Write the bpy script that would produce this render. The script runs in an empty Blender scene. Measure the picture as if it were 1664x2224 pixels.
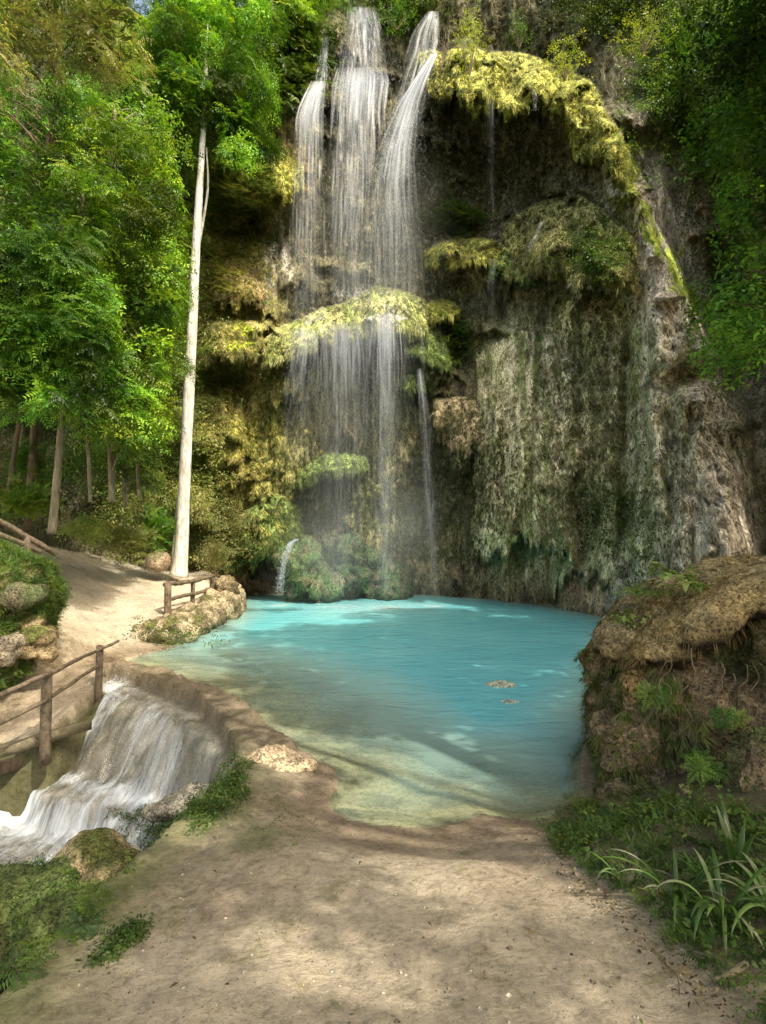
import bpy, bmesh, math, random
import numpy as np
from mathutils import Vector, Matrix

rng = np.random.default_rng(7)
random.seed(7)
scene = bpy.context.scene
COL = scene.collection
R = math.radians

# ------------------------------------------------------------------ camera
F = 1200.0; W0, H0 = 1664.0, 2224.0; CAMZ = 2.1; PITCH = R(2.0)
cam_d = bpy.data.cameras.new("camera"); cam = bpy.data.objects.new("camera", cam_d); COL.objects.link(cam)
cam.location = (0, 0, CAMZ); cam.rotation_euler = (R(90) + PITCH, 0, 0)
cam_d.sensor_fit = 'HORIZONTAL'; cam_d.sensor_width = 36; cam_d.lens = 36 * F / W0
cam_d.clip_end = 2000; cam_d.clip_start = 0.05
scene.camera = cam
CP, SP = math.cos(PITCH), math.sin(PITCH)

def at(px, py, Y):
    """point on the sight line through photo pixel (px,py) that lies Y metres ahead"""
    px, py, Y = np.broadcast_arrays(np.asarray(px, float), np.asarray(py, float), np.asarray(Y, float))
    a = (px - W0 / 2) / F; b = (H0 / 2 - py) / F
    dy = CP - SP * b; dz = SP + CP * b
    t = Y / dy
    return np.stack([a * t, Y, CAMZ + dz * t], -1)

def gp(px, py, z=0.0):
    a = (px - W0 / 2) / F; b = (H0 / 2 - py) / F
    dy = CP - SP * b; dz = SP + CP * b
    t = (z - CAMZ) / dz
    return np.array([a * t, dy * t, z])

def proj(P):
    P = np.asarray(P, float); d = P - np.array([0, 0, CAMZ])
    f = d[..., 1] * CP + d[..., 2] * SP; u = -d[..., 1] * SP + d[..., 2] * CP
    f = np.where(np.abs(f) < 1e-6, 1e-6, f)
    return W0 / 2 + F * d[..., 0] / f, H0 / 2 - F * u / f, f

# ------------------------------------------------------------------ noise
_perm = rng.permutation(256); _perm = np.concatenate([_perm, _perm, _perm]); _val = rng.random(256) * 2 - 1
def vnoise(x, y, z):
    xi = np.floor(x).astype(int); yi = np.floor(y).astype(int); zi = np.floor(z).astype(int)
    fx, fy, fz = x - xi, y - yi, z - zi
    fx = fx * fx * (3 - 2 * fx); fy = fy * fy * (3 - 2 * fy); fz = fz * fz * (3 - 2 * fz)
    def h(i, j, k): return _val[_perm[_perm[_perm[(xi + i) & 255] + ((yi + j) & 255)] + ((zi + k) & 255)]]
    def l(a, b, t): return a + (b - a) * t
    return l(l(l(h(0,0,0), h(1,0,0), fx), l(h(0,1,0), h(1,1,0), fx), fy),
             l(l(h(0,0,1), h(1,0,1), fx), l(h(0,1,1), h(1,1,1), fx), fy), fz)
def fbm(x, y, z=0.0, o=4, g=0.5, l=2.03):
    x, y, z = np.broadcast_arrays(np.asarray(x, float), np.asarray(y, float), np.asarray(z, float))
    s = 0; a = 1; n = 0
    for i in range(o):
        s = s + a * vnoise(x + 13.1 * i, y + 7.7 * i, z + 3.3 * i); n += a
        x = x * l; y = y * l; z = z * l; a *= g
    return s / n
def ridged(x, y, z=0.0, o=4):
    x, y, z = np.broadcast_arrays(np.asarray(x, float), np.asarray(y, float), np.asarray(z, float))
    s = 0; a = 1; n = 0
    for i in range(o):
        s = s + a * (1 - 2 * np.abs(vnoise(x + 5.1 * i, y + 9.7 * i, z + 1.3 * i))); n += a
        x = x * 2.1; y = y * 2.1; z = z * 2.1; a *= 0.5
    return s / n
def sstep(a, b, x):
    t = np.clip((x - a) / (b - a), 0, 1); return t * t * (3 - 2 * t)

# ------------------------------------------------------------------ object helpers
def tag(o, label=None, cat=None, group=None, kind=None):
    if label: o['label'] = label
    if cat: o['category'] = cat
    if group: o['group'] = group
    if kind: o['kind'] = kind
    return o
def empty(name, loc, label=None, cat=None, group=None):
    o = bpy.data.objects.new(name, None); COL.objects.link(o); o.location = [float(v) for v in loc]
    o.empty_display_size = 0.1
    return tag(o, label, cat, group)
def link(name, me, mat, parent=None):
    o = bpy.data.objects.new(name, me); COL.objects.link(o)
    if mat is not None and len(me.materials) == 0: me.materials.append(mat)
    if parent is not None:
        o.parent = parent; o.matrix_parent_inverse = Matrix.Translation(parent.location).inverted()
    return o
def mesh_np(name, V, FV, col=None, smooth=False, attrs=None):
    """V (n,3), FV (m,4) quads (or (m,3) triangles)"""
    V = np.ascontiguousarray(V, np.float32); FV = np.ascontiguousarray(FV, np.int32)
    me = bpy.data.meshes.new(name); k = FV.shape[1]
    me.vertices.add(len(V)); me.vertices.foreach_set('co', V.ravel())
    me.loops.add(FV.size); me.loops.foreach_set('vertex_index', FV.ravel())
    me.polygons.add(len(FV)); me.polygons.foreach_set('loop_start', np.arange(len(FV), dtype=np.int32) * k)
    me.polygons.foreach_set('loop_total', np.full(len(FV), k, np.int32))
    if smooth: me.polygons.foreach_set('use_smooth', np.ones(len(FV), bool))
    me.update(calc_edges=True)
    if col is not None:
        c = np.ones((len(V), 4), np.float32); c[:, :col.shape[1]] = col
        a = me.color_attributes.new('Col', 'FLOAT_COLOR', 'POINT'); a.data.foreach_set('color', c.ravel())
    for n, v in (attrs or {}).items():
        a = me.attributes.new(n, 'FLOAT', 'POINT'); a.data.foreach_set('value', np.ascontiguousarray(v, np.float32))
    return me
def grid_faces(nx, ny):
    i = np.arange(ny - 1)[:, None] * nx + np.arange(nx - 1)[None, :]
    return np.stack([i, i + 1, i + 1 + nx, i + nx], -1).reshape(-1, 4)

# ------------------------------------------------------------------ materials
def newmat(name):
    m = bpy.data.materials.new(name); m.use_nodes = True; nt = m.node_tree; nt.nodes.clear()
    out = nt.nodes.new('ShaderNodeOutputMaterial'); return m, nt, out
def N(nt, t, **kw):
    n = nt.nodes.new(t)
    for k, v in kw.items():
        if k.startswith('i_'): n.inputs[k[2:].replace('_', ' ')].default_value = v
        else: setattr(n, k, v)
    return n
def L(nt, a, b): nt.links.new(a, b)
def mth(nt, op, a, b=None, c=None):
    n = nt.nodes.new('ShaderNodeMath'); n.operation = op
    for i, v in enumerate((a, b, c)):
        if v is None: continue
        if isinstance(v, (int, float)): n.inputs[i].default_value = v
        else: L(nt, v, n.inputs[i])
    return n.outputs[0]
def mixc(nt, fac, a, b, blend='MIX'):
    n = nt.nodes.new('ShaderNodeMix'); n.data_type = 'RGBA'; n.blend_type = blend
    for i, v in ((0, fac), (6, a), (7, b)):
        if isinstance(v, (int, float)): n.inputs[i].default_value = v
        elif isinstance(v, tuple): n.inputs[i].default_value = v + (1,) if len(v) == 3 else v
        else: L(nt, v, n.inputs[i])
    return n.outputs[2]
def noise(nt, vec, scale, detail=4, rough=0.55, stretch=None, dist=0.0):
    if stretch:
        mp = N(nt, 'ShaderNodeMapping'); mp.inputs['Scale'].default_value = stretch; L(nt, vec, mp.inputs[0]); vec = mp.outputs[0]
    n = N(nt, 'ShaderNodeTexNoise'); n.inputs['Scale'].default_value = scale; n.inputs['Detail'].default_value = detail
    n.inputs['Roughness'].default_value = rough; n.inputs['Distortion'].default_value = dist
    L(nt, vec, n.inputs['Vector']); return n.outputs['Fac']
def ramp(nt, fac, stops):
    r = N(nt, 'ShaderNodeValToRGB'); e = r.color_ramp.elements
    while len(e) < len(stops): e.new(0.5)
    for i, (p, c) in enumerate(stops):
        e[i].position = p; e[i].color = c + (1,) if isinstance(c, tuple) else (c, c, c, 1)
    L(nt, fac, r.inputs[0]); return r.outputs[0]

def leaf_material(name, trans=0.35, rough=0.45, spec=0.35, tint=(1.0, 1.0, 1.0)):
    m, nt, out = newmat(name)
    at_ = N(nt, 'ShaderNodeAttribute', attribute_name='Col')
    c = mixc(nt, 1.0, at_.outputs['Color'], tint, 'MULTIPLY')
    p = N(nt, 'ShaderNodeBsdfPrincipled'); p.inputs['Roughness'].default_value = rough; p.inputs['Specular IOR Level'].default_value = spec
    L(nt, c, p.inputs['Base Color'])
    tr = N(nt, 'ShaderNodeBsdfTranslucent')
    tc = mixc(nt, 1.0, c, (1.25, 1.25, 0.45), 'MULTIPLY'); L(nt, tc, tr.inputs[0])
    mx = N(nt, 'ShaderNodeMixShader'); mx.inputs[0].default_value = trans
    L(nt, p.outputs[0], mx.inputs[1]); L(nt, tr.outputs[0], mx.inputs[2]); L(nt, mx.outputs[0], out.inputs[0])
    return m
M_LEAF = leaf_material('leaf')
M_MOSS = leaf_material('moss_strand', trans=0.22, rough=0.8, spec=0.15)
M_BLADE = leaf_material('blade_leaf', trans=0.3, rough=0.35, spec=0.5)

def rock_material(name, wet=0.25, bump=0.6, scale=1.0, flutes=True):
    m, nt, out = newmat(name)
    geo = N(nt, 'ShaderNodeNewGeometry'); pos = geo.outputs['Position']
    at_ = N(nt, 'ShaderNodeAttribute', attribute_name='Col')
    st = (1, 1, 0.28) if flutes else (1, 1, 1)
    n1 = noise(nt, pos, 4.5 * scale, 6, 0.65, st, 0.6)
    n2 = noise(nt, pos, 19 * scale, 5, 0.7, (1, 1, 0.5) if flutes else None, 0.8)
    n3 = noise(nt, pos, 60 * scale, 3, 0.7)
    v = N(nt, 'ShaderNodeTexVoronoi'); v.inputs['Scale'].default_value = 13 * scale; v.feature = 'F1'
    mp = N(nt, 'ShaderNodeMapping'); mp.inputs['Scale'].default_value = (1, 1, 0.45) if flutes else (1, 1, 1); L(nt, pos, mp.inputs[0]); L(nt, mp.outputs[0], v.inputs['Vector'])
    f = mth(nt, 'ADD', mth(nt, 'MULTIPLY', n1, 0.9), mth(nt, 'MULTIPLY', n2, 0.7))
    k = ramp(nt, f, [(0.58, 0.28), (0.76, 0.85), (0.98, 1.7)])
    c = mixc(nt, 1.0, at_.outputs['Color'], k, 'MULTIPLY')
    k2 = ramp(nt, n2, [(0.38, 0.22), (0.47, 0.95), (0.66, 1.45)])
    c = mixc(nt, 0.85, c, mixc(nt, 1.0, c, k2, 'MULTIPLY'))
    pit = ramp(nt, v.outputs['Distance'], [(0.10, 0.18), (0.22, 1.0)]); c = mixc(nt, ramp(nt, n1, [(0.45, 0.0), (0.6, 0.9)]), c, mixc(nt, 1.0, c, pit, 'MULTIPLY'))
    p = N(nt, 'ShaderNodeBsdfPrincipled'); L(nt, c, p.inputs['Base Color'])
    r = ramp(nt, n1, [(0.35, 0.45 if wet > 0.2 else 0.8), (0.65, 0.95)]); L(nt, r, p.inputs['Roughness'])
    p.inputs['Specular IOR Level'].default_value = wet
    h = mth(nt, 'ADD', mth(nt, 'ADD', mth(nt, 'MULTIPLY', n1, 0.5), mth(nt, 'MULTIPLY', n2, 0.5)), mth(nt, 'ADD', mth(nt, 'MULTIPLY', n3, 0.15), mth(nt, 'MULTIPLY', v.outputs['Distance'], -0.35)))
    b = N(nt, 'ShaderNodeBump'); b.inputs['Strength'].default_value = bump; b.inputs['Distance'].default_value = 0.12 / scale
    L(nt, h, b.inputs['Height']); L(nt, b.outputs[0], p.inputs['Normal'])
    L(nt, p.outputs[0], out.inputs[0]); return m
M_CLIFF = rock_material('tufa_rock', 0.22, 0.8)
M_ROCK = rock_material('boulder_rock', 0.2, 0.7, 2.2, False)

def ground_material():
    m, nt, out = newmat('sandy_ground')
    geo = N(nt, 'ShaderNodeNewGeometry'); pos = geo.outputs['Position']
    at_ = N(nt, 'ShaderNodeAttribute', attribute_name='Col')
    n1 = noise(nt, pos, 1.6, 7, 0.62, None, 0.4); n2 = noise(nt, pos, 22, 6, 0.75); n3 = noise(nt, pos, 75, 4, 0.8); n4 = noise(nt, pos, 5.5, 5, 0.7, None, 1.2)
    k = ramp(nt, n1, [(0.3, 0.74), (0.52, 1.0), (0.7, 1.18)])
    c = mixc(nt, 1.0, at_.outputs['Color'], k, 'MULTIPLY')
    k2 = ramp(nt, n2, [(0.32, 0.55), (0.5, 1.0), (0.7, 1.28)]); c = mixc(nt, 0.9, c, mixc(nt, 1.0, c, k2, 'MULTIPLY'))
    k3 = ramp(nt, n3, [(0.28, 0.55), (0.42, 1.0), (0.62, 1.04), (0.74, 1.5)]); c = mixc(nt, 0.75, c, mixc(nt, 1.0, c, k3, 'MULTIPLY'))
    # dark humus / moss stains
    st = ramp(nt, n4, [(0.54, 0.0), (0.68, 0.8)]); c = mixc(nt, st, c, mixc(nt, 1.0, c, (0.55, 0.58, 0.42), 'MULTIPLY'))
    v = N(nt, 'ShaderNodeTexVoronoi'); v.inputs['Scale'].default_value = 26; L(nt, pos, v.inputs['Vector'])
    peb = ramp(nt, v.outputs['Distance'], [(0.06, 1.0), (0.12, 0.0)])
    vsel = ramp(nt, noise(nt, v.outputs['Position'], 37.0, 0), [(0.56, 0.0), (0.58, 1.0)])
    pf = mth(nt, 'MULTIPLY', peb, vsel); c = mixc(nt, mth(nt, 'MULTIPLY', pf, 0.6), c, (0.5, 0.44, 0.34))
    p = N(nt, 'ShaderNodeBsdfPrincipled'); L(nt, c, p.inputs['Base Color']); p.inputs['Roughness'].default_value = 0.85; p.inputs['Specular IOR Level'].default_value = 0.25
    h = mth(nt, 'ADD', mth(nt, 'MULTIPLY', n2, 0.5), mth(nt, 'ADD', mth(nt, 'MULTIPLY', n3, 0.22), mth(nt, 'ADD', mth(nt, 'MULTIPLY', n4, 0.6), mth(nt, 'MULTIPLY', pf, 0.25))))
    b = N(nt, 'ShaderNodeBump'); b.inputs['Strength'].default_value = 0.9; b.inputs['Distance'].default_value = 0.07
    L(nt, h, b.inputs['Height']); L(nt, b.outputs[0], p.inputs['Normal']); L(nt, p.outputs[0], out.inputs[0]); return m
M_GROUND = ground_material()

def bark_material(name, base, dark, stretch=(1, 1, 0.2), scale=14, mottled=0.5):
    m, nt, out = newmat(name)
    geo = N(nt, 'ShaderNodeNewGeometry'); pos = geo.outputs['Position']
    n1 = noise(nt, pos, scale, 6, 0.7, stretch, 0.5); n2 = noise(nt, pos, 2.3, 4, 0.6); n3 = noise(nt, pos, scale * 3, 3, 0.7, (stretch[2] * 2, stretch[2] * 2, 1.2))
    c = mixc(nt, ramp(nt, n1, [(0.38, 0.0), (0.6, 1.0)]), dark, base)
    c = mixc(nt, mth(nt, 'MULTIPLY', ramp(nt, n2, [(0.45, 0.0), (0.65, 1.0)]), mottled), c, mixc(nt, 0.6, dark, (0.10, 0.12, 0.05)))
    p = N(nt, 'ShaderNodeBsdfPrincipled'); L(nt, c, p.inputs['Base Color']); p.inputs['Roughness'].default_value = 0.8
    b = N(nt, 'ShaderNodeBump'); b.inputs['Strength'].default_value = 0.6; b.inputs['Distance'].default_value = 0.02
    L(nt, mth(nt, 'ADD', n1, mth(nt, 'MULTIPLY', n3, 0.4)), b.inputs['Height']); L(nt, b.outputs[0], p.inputs['Normal'])
    L(nt, p.outputs[0], out.inputs[0]); return m
M_PALE = bark_material('pale_bark', (0.82, 0.80, 0.76), (0.42, 0.38, 0.32), mottled=0.18)
M_GREYBARK = bark_material('grey_bark', (0.36, 0.31, 0.23), (0.14, 0.11, 0.07))
M_BROWNBARK = bark_material('brown_bark', (0.20, 0.14, 0.08), (0.07, 0.045, 0.025))
M_WOOD = bark_material('weathered_wood', (0.21, 0.155, 0.10), (0.07, 0.05, 0.032), (1, 1, 1), 16, 0.25)
M_PLANK = bark_material('plank_wood', (0.25, 0.21, 0.13), (0.11, 0.09, 0.05), (0.3, 1, 1), 16, 0.5)

def pool_material():
    m, nt, out = newmat('turquoise_water')
    geo = N(nt, 'ShaderNodeNewGeometry'); pos = geo.outputs['Position']
    d = N(nt, 'ShaderNodeAttribute', attribute_name='depth').outputs['Fac']
    n1 = noise(nt, pos, 2.6, 5, 0.55, (0.55, 1.35, 1), 0.7); n2 = noise(nt, pos, 9.0, 4, 0.55, (0.5, 1.3, 1), 0.5); n0 = noise(nt, pos, 0.5, 3, 0.5)
    deep = mixc(nt, ramp(nt, n0, [(0.35, 0.0), (0.65, 1.0)]), (0.15, 0.51, 0.57), (0.20, 0.58, 0.62))
    colr = mixc(nt, ramp(nt, d, [(0.18, 0.0), (0.75, 1.0)]), (0.38, 0.58, 0.51), deep)
    fm = N(nt, 'ShaderNodeAttribute', attribute_name='foam').outputs['Fac']; colr = mixc(nt, mth(nt, 'MULTIPLY', fm, ramp(nt, noise(nt, pos, 7.0, 6, .75), [(.38, .15), (.6, 1.0)])), colr, (.80, .88, .90))
    dif = N(nt, 'ShaderNodeBsdfDiffuse'); L(nt, colr, dif.inputs[0])
    tr = N(nt, 'ShaderNodeBsdfTransparent'); tr.inputs[0].default_value = (0.88, 0.97, 0.93, 1)
    fac = mth(nt, 'SUBTRACT', 1.0, mth(nt, 'POWER', 2.718, mth(nt, 'MULTIPLY', mth(nt, 'MAXIMUM', mth(nt, 'SUBTRACT', d, 0.025), 0.0), -4.8)))
    body = N(nt, 'ShaderNodeMixShader'); L(nt, fac, body.inputs[0]); L(nt, tr.outputs[0], body.inputs[1]); L(nt, dif.outputs[0], body.inputs[2])
    b = N(nt, 'ShaderNodeBump'); b.inputs['Strength'].default_value = 0.5; b.inputs['Distance'].default_value = 0.05
    L(nt, mth(nt, 'ADD', n1, mth(nt, 'MULTIPLY', n2, 0.3)), b.inputs['Height'])
    gl = N(nt, 'ShaderNodeBsdfGlossy'); gl.inputs['Roughness'].default_value = 0.06; L(nt, b.outputs[0], gl.inputs['Normal'])
    fr = N(nt, 'ShaderNodeFresnel'); fr.inputs['IOR'].default_value = 1.33; L(nt, b.outputs[0], fr.inputs['Normal'])
    b2 = N(nt, 'ShaderNodeBump'); b2.inputs['Strength'].default_value = 0.6; b2.inputs['Distance'].default_value = 0.06
    L(nt, mth(nt, 'ADD', n1, mth(nt, 'MULTIPLY', n2, 0.4)), b2.inputs['Height']); L(nt, b2.outputs[0], dif.inputs['Normal'])
    mx = N(nt, 'ShaderNodeMixShader'); L(nt, mth(nt, 'MULTIPLY', fr.outputs[0], 0.8), mx.inputs[0]); L(nt, body.outputs[0], mx.inputs[1]); L(nt, gl.outputs[0], mx.inputs[2])
    L(nt, mx.outputs[0], out.inputs[0]); return m
M_POOL = pool_material()

def fall_material():
    m, nt, out = newmat('falling_water')
    a = N(nt, 'ShaderNodeAttribute', attribute_name='Col')
    dif = N(nt, 'ShaderNodeBsdfDiffuse'); L(nt, a.outputs['Color'], dif.inputs[0])
    tl = N(nt, 'ShaderNodeBsdfTranslucent'); L(nt, a.outputs['Color'], tl.inputs[0])
    gl = N(nt, 'ShaderNodeBsdfGlossy'); gl.inputs['Roughness'].default_value = 0.35
    m1 = N(nt, 'ShaderNodeMixShader'); m1.inputs[0].default_value = 0.5; L(nt, dif.outputs[0], m1.inputs[1]); L(nt, tl.outputs[0], m1.inputs[2])
    m2 = N(nt, 'ShaderNodeMixShader'); m2.inputs[0].default_value = 0.12; L(nt, m1.outputs[0], m2.inputs[1]); L(nt, gl.outputs[0], m2.inputs[2])
    tr = N(nt, 'ShaderNodeBsdfTransparent')
    mx = N(nt, 'ShaderNodeMixShader'); L(nt, a.outputs['Alpha'], mx.inputs[0]); L(nt, tr.outputs[0], mx.inputs[1]); L(nt, m2.outputs[0], mx.inputs[2])
    L(nt, mx.outputs[0], out.inputs[0]); return m
M_FALL = fall_material()

def cascade_material():
    m, nt, out = newmat('cascading_white_water')
    u = N(nt, 'ShaderNodeAttribute', attribute_name='u').outputs['Fac']; v = N(nt, 'ShaderNodeAttribute', attribute_name='v').outputs['Fac']
    fo = N(nt, 'ShaderNodeAttribute', attribute_name='foam').outputs['Fac']
    cb = N(nt, 'ShaderNodeCombineXYZ'); L(nt, u, cb.inputs[0]); L(nt, v, cb.inputs[1])
    n1 = noise(nt, cb.outputs[0], 1.0, 6, 0.7, (11, 1.3, 1), 0.6); n2 = noise(nt, cb.outputs[0], 1.0, 5, 0.75, (30, 8, 1), 1.2)
    n3 = noise(nt, cb.outputs[0], 1.0, 3, 0.6, (3.2, 1.2, 1), 0.4)
    f = mth(nt, 'ADD', mth(nt, 'ADD', mth(nt, 'MULTIPLY', n1, 0.5), mth(nt, 'MULTIPLY', n2, 0.4)), mth(nt, 'ADD', mth(nt, 'MULTIPLY', n3, 0.45), fo))
    al = ramp(nt, f, [(0.68, 0.02), (0.82, 0.45), (0.95, 0.85)])
    dif = N(nt, 'ShaderNodeBsdfDiffuse'); dif.inputs[0].default_value = (0.90, 0.96, 1.0, 1)
    b = N(nt, 'ShaderNodeBump'); b.inputs['Strength'].default_value = 0.8; b.inputs['Distance'].default_value = 0.03; L(nt, f, b.inputs['Height']); L(nt, b.outputs[0], dif.inputs['Normal'])
    tr = N(nt, 'ShaderNodeBsdfTransparent'); gl = N(nt, 'ShaderNodeBsdfGlossy'); gl.inputs['Roughness'].default_value = 0.15; L(nt, b.outputs[0], gl.inputs['Normal'])
    m1 = N(nt, 'ShaderNodeMixShader'); L(nt, al, m1.inputs[0]); L(nt, tr.outputs[0], m1.inputs[1]); L(nt, dif.outputs[0], m1.inputs[2])
    m2 = N(nt, 'ShaderNodeMixShader'); m2.inputs[0].default_value = 0.07; L(nt, m1.outputs[0], m2.inputs[1]); L(nt, gl.outputs[0], m2.inputs[2])
    L(nt, m2.outputs[0], out.inputs[0]); return m
M_CASC = cascade_material()

# ------------------------------------------------------------------ foliage templates (quads)
def leaflet(base, ang, tilt, Ln, Wd, curl=0.12):
    """one kite-shaped leaf from base, heading ang in the xy plane, tilt up/down"""
    d = np.array([math.cos(ang) * math.cos(tilt), math.sin(ang) * math.cos(tilt), math.sin(tilt)])
    s = np.array([-math.sin(ang), math.cos(ang), 0.0])
    b = np.array(base, float)
    return np.array([b, b + d * Ln * 0.42 + s * Wd / 2 + [0, 0, curl * Wd], b + d * Ln - [0, 0, curl * Ln * 0.8], b + d * Ln * 0.42 - s * Wd / 2 + [0, 0, curl * Wd]])
def t_pinnate(nc=5, length=0.34, pairs=6, ll=0.085, lw=0.032, seed=0):
    r = random.Random(seed); out = []
    for c in range(nc):
        a = (c / nc - 0.5) * 4.2 + r.uniform(-.3, .3); el = r.uniform(-0.25, 0.35); Ln = length * r.uniform(.75, 1.15)
        for i in range(pairs):
            t = (i + 1) / pairs; x = Ln * t
            bz = math.sin(el) * x - 0.9 * x * x; bx, by = math.cos(a) * x * math.cos(el), math.sin(a) * x * math.cos(el)
            for s in (-1, 1):
                out.append(leaflet((bx, by, bz), a + s * r.uniform(.75, 1.1), r.uniform(-.45, .05), ll * (1.1 - .45 * abs(t - .45)) * r.uniform(.85, 1.15), lw))
    return np.array(out)
def t_broad(n=12, rad=0.16, ll=0.10, lw=0.055, seed=0):
    r = random.Random(seed); out = []
    for i in range(n):
        a = r.uniform(-2.4, 2.4); q = rad * r.random() ** .5
        out.append(leaflet((math.cos(a) * q, math.sin(a) * q, r.uniform(-.05, .05)), a + r.uniform(-.6, .6), r.uniform(-.7, .3), ll * r.uniform(.7, 1.2), lw * r.uniform(.8, 1.2)))
    return np.array(out)
def t_hang(n=6, rad=0.07, ll=0.24, lw=0.034, seed=0, spread=0.5):
    """strands running along +x (which placement points downwards)"""
    r = random.Random(seed); out = []
    for i in range(n):
        out.append(leaflet((r.uniform(-.06, .04), r.uniform(-rad, rad), r.uniform(0, .02)), r.uniform(-spread, spread), r.uniform(-.1, .45), ll * r.uniform(.45, 1.15), lw * r.uniform(.7, 1.4), .06))
    return np.array(out)
def t_fern(n=7, ln=0.4, seed=0):
    r = random.Random(seed); out = []
    for i in range(n):
        a = i / n * 6.283 + r.uniform(-.3, .3); el = r.uniform(.5, 1.0); Ln = ln * r.uniform(.7, 1.1)
        for k in range(9):
            t = (k + 1) / 9; x = Ln * t; px_ = math.cos(el) * x; pz = math.sin(el) * x - 1.5 * x * x
            for s in (-1, 1):
                out.append(leaflet((math.cos(a) * px_, math.sin(a) * px_, pz), a + s * 1.15, r.uniform(-.35, .0), Ln * .26 * math.sin(min(1, t + .15) * 2.7) + .01, Ln * .065))
    return np.array(out)
def t_grass(n=14, ln=0.22, lw=0.012, seed=0):
    r = random.Random(seed); out = []
    for i in range(n):
        out.append(leaflet((r.uniform(-.05, .05), r.uniform(-.05, .05), 0), r.uniform(0, 6.28), r.uniform(.5, 1.4), ln * r.uniform(.5, 1.2), lw, .25))
    return np.array(out)

def unit(v): return v / np.maximum(np.linalg.norm(v, axis=-1, keepdims=True), 1e-9)
def place(T, pos, xdir, up, scale):
    """copies of template T: local x -> xdir, local z ~ up.  Returns verts (N*T*4,3)"""
    x = unit(np.asarray(xdir, float)); u = np.asarray(up, float)
    y = unit(np.cross(u, x)); z = np.cross(x, y)
    Mx = np.stack([x, y, z], -1)                      # columns
    P = np.einsum('nij,tj->nti', Mx, T.reshape(-1, 3)) * np.asarray(scale, float).reshape(-1, 1, 1) + np.asarray(pos)[:, None, :]
    return P.reshape(-1, 3)
class Leaves:
    def __init__(s): s.V = []; s.C = []
    def add(s, T, pos, xdir, up, scale, pal, var=0.22, leafvar=0.15, pw=None):
        n = len(pos)
        if n == 0: return
        s.V.append(place(T, pos, xdir, up, scale))
        pal = np.asarray(pal, float)
        if pal.ndim == 1: pal = pal[None]
        if len(pal) == n and pw == 'each': base = pal
        else: base = pal[rng.choice(len(pal), n, p=pw)]
        base = base * (1 + var * rng.uniform(-1, 1, (n, 1)))
        k = len(T)
        c = base[:, None, :] * (1 + leafvar * rng.uniform(-1, 1, (n, k, 1)))
        s.C.append(np.repeat(c.reshape(-1, 3), 4, 0))
    def build(s, name, mat=None, parent=None):
        V = np.concatenate(s.V); C = np.clip(np.concatenate(s.C), 0.002, 1)
        return link(name, mesh_np(name, V, np.arange(len(V)).reshape(-1, 4), C), mat or M_LEAF, parent)
def rdir(n): return unit(rng.normal(size=(n, 3)))

PIN = t_pinnate(seed=1); PINS = t_pinnate(4, .26, 6, .07, .026, seed=2); BRD = t_broad(seed=3); BRDS = t_broad(14, .14, .06, .032, seed=4)
HANG = t_hang(seed=5); HANGL = t_hang(5, .08, .42, .026, seed=6, spread=.25); FERN = t_fern(seed=7); GRASS = t_grass(seed=8)
NARROW = t_hang(9, .12, .30, .022, seed=9, spread=1.3)

# ------------------------------------------------------------------ tubes
class Tubes:
    def __init__(s): s.V = []; s.F = []; s.n = 0
    def add(s, pts, rad, seg=9, wob=0.06, caps=True):
        pts = np.asarray(pts, float); rad = np.broadcast_to(np.asarray(rad, float), (len(pts),)); K = len(pts)
        t = np.gradient(pts, axis=0); t = unit(t)
        ref = np.array([0.31, 0.9, 0.1]) if abs(t[:, 2]).mean() > .7 else np.array([0, 0.1, 1.0])
        a = unit(np.cross(t, ref)); b = np.cross(t, a)
        th = np.arange(seg) / seg * 2 * np.pi
        ring = a[:, None] * np.cos(th)[None, :, None] + b[:, None] * np.sin(th)[None, :, None]
        rr = rad[:, None] * (1 + wob * rng.uniform(-1, 1, (K, seg)))
        V = pts[:, None] + ring * rr[..., None]
        i = np.arange(K - 1)[:, None] * seg; j = np.arange(seg)[None]; j2 = (j + 1) % seg
        Fq = np.stack([i + j, i + j2, i + seg + j2, i + seg + j], -1).reshape(-1, 4)
        V = V.reshape(-1, 3)
        if caps:
            c0 = len(V); V = np.vstack([V, pts[0], pts[-1]])
            jj = np.arange(seg); e = (K - 1) * seg
            q = [[c0, (k + 2) % seg, (k + 1) % seg, k] for k in range(0, seg - 1, 2)] + [[c0 + 1, e + k, e + (k + 1) % seg, e + (k + 2) % seg] for k in range(0, seg - 1, 2)]
            if seg % 2: pass
            Fq = np.vstack([Fq, np.array(q)])
        s.V.append(V); s.F.append(Fq + s.n); s.n += len(V)
    def build(s, name, mat, parent=None):
        return link(name, mesh_np(name, np.concatenate(s.V), np.concatenate(s.F), smooth=True), mat, parent)
def curve(P, n):
    P = np.asarray(P, float); k = len(P); t = np.linspace(0, k - 1, n); out = []
    for x in t:
        i = min(int(x), k - 2); f = x - i; p0 = P[max(i - 1, 0)]; p1 = P[i]; p2 = P[i + 1]; p3 = P[min(i + 2, k - 1)]
        out.append(.5 * (2 * p1 + (p2 - p0) * f + (2 * p0 - 5 * p1 + 4 * p2 - p3) * f * f + (3 * p1 - p0 - 3 * p2 + p3) * f ** 3))
    return np.array(out)

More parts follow.
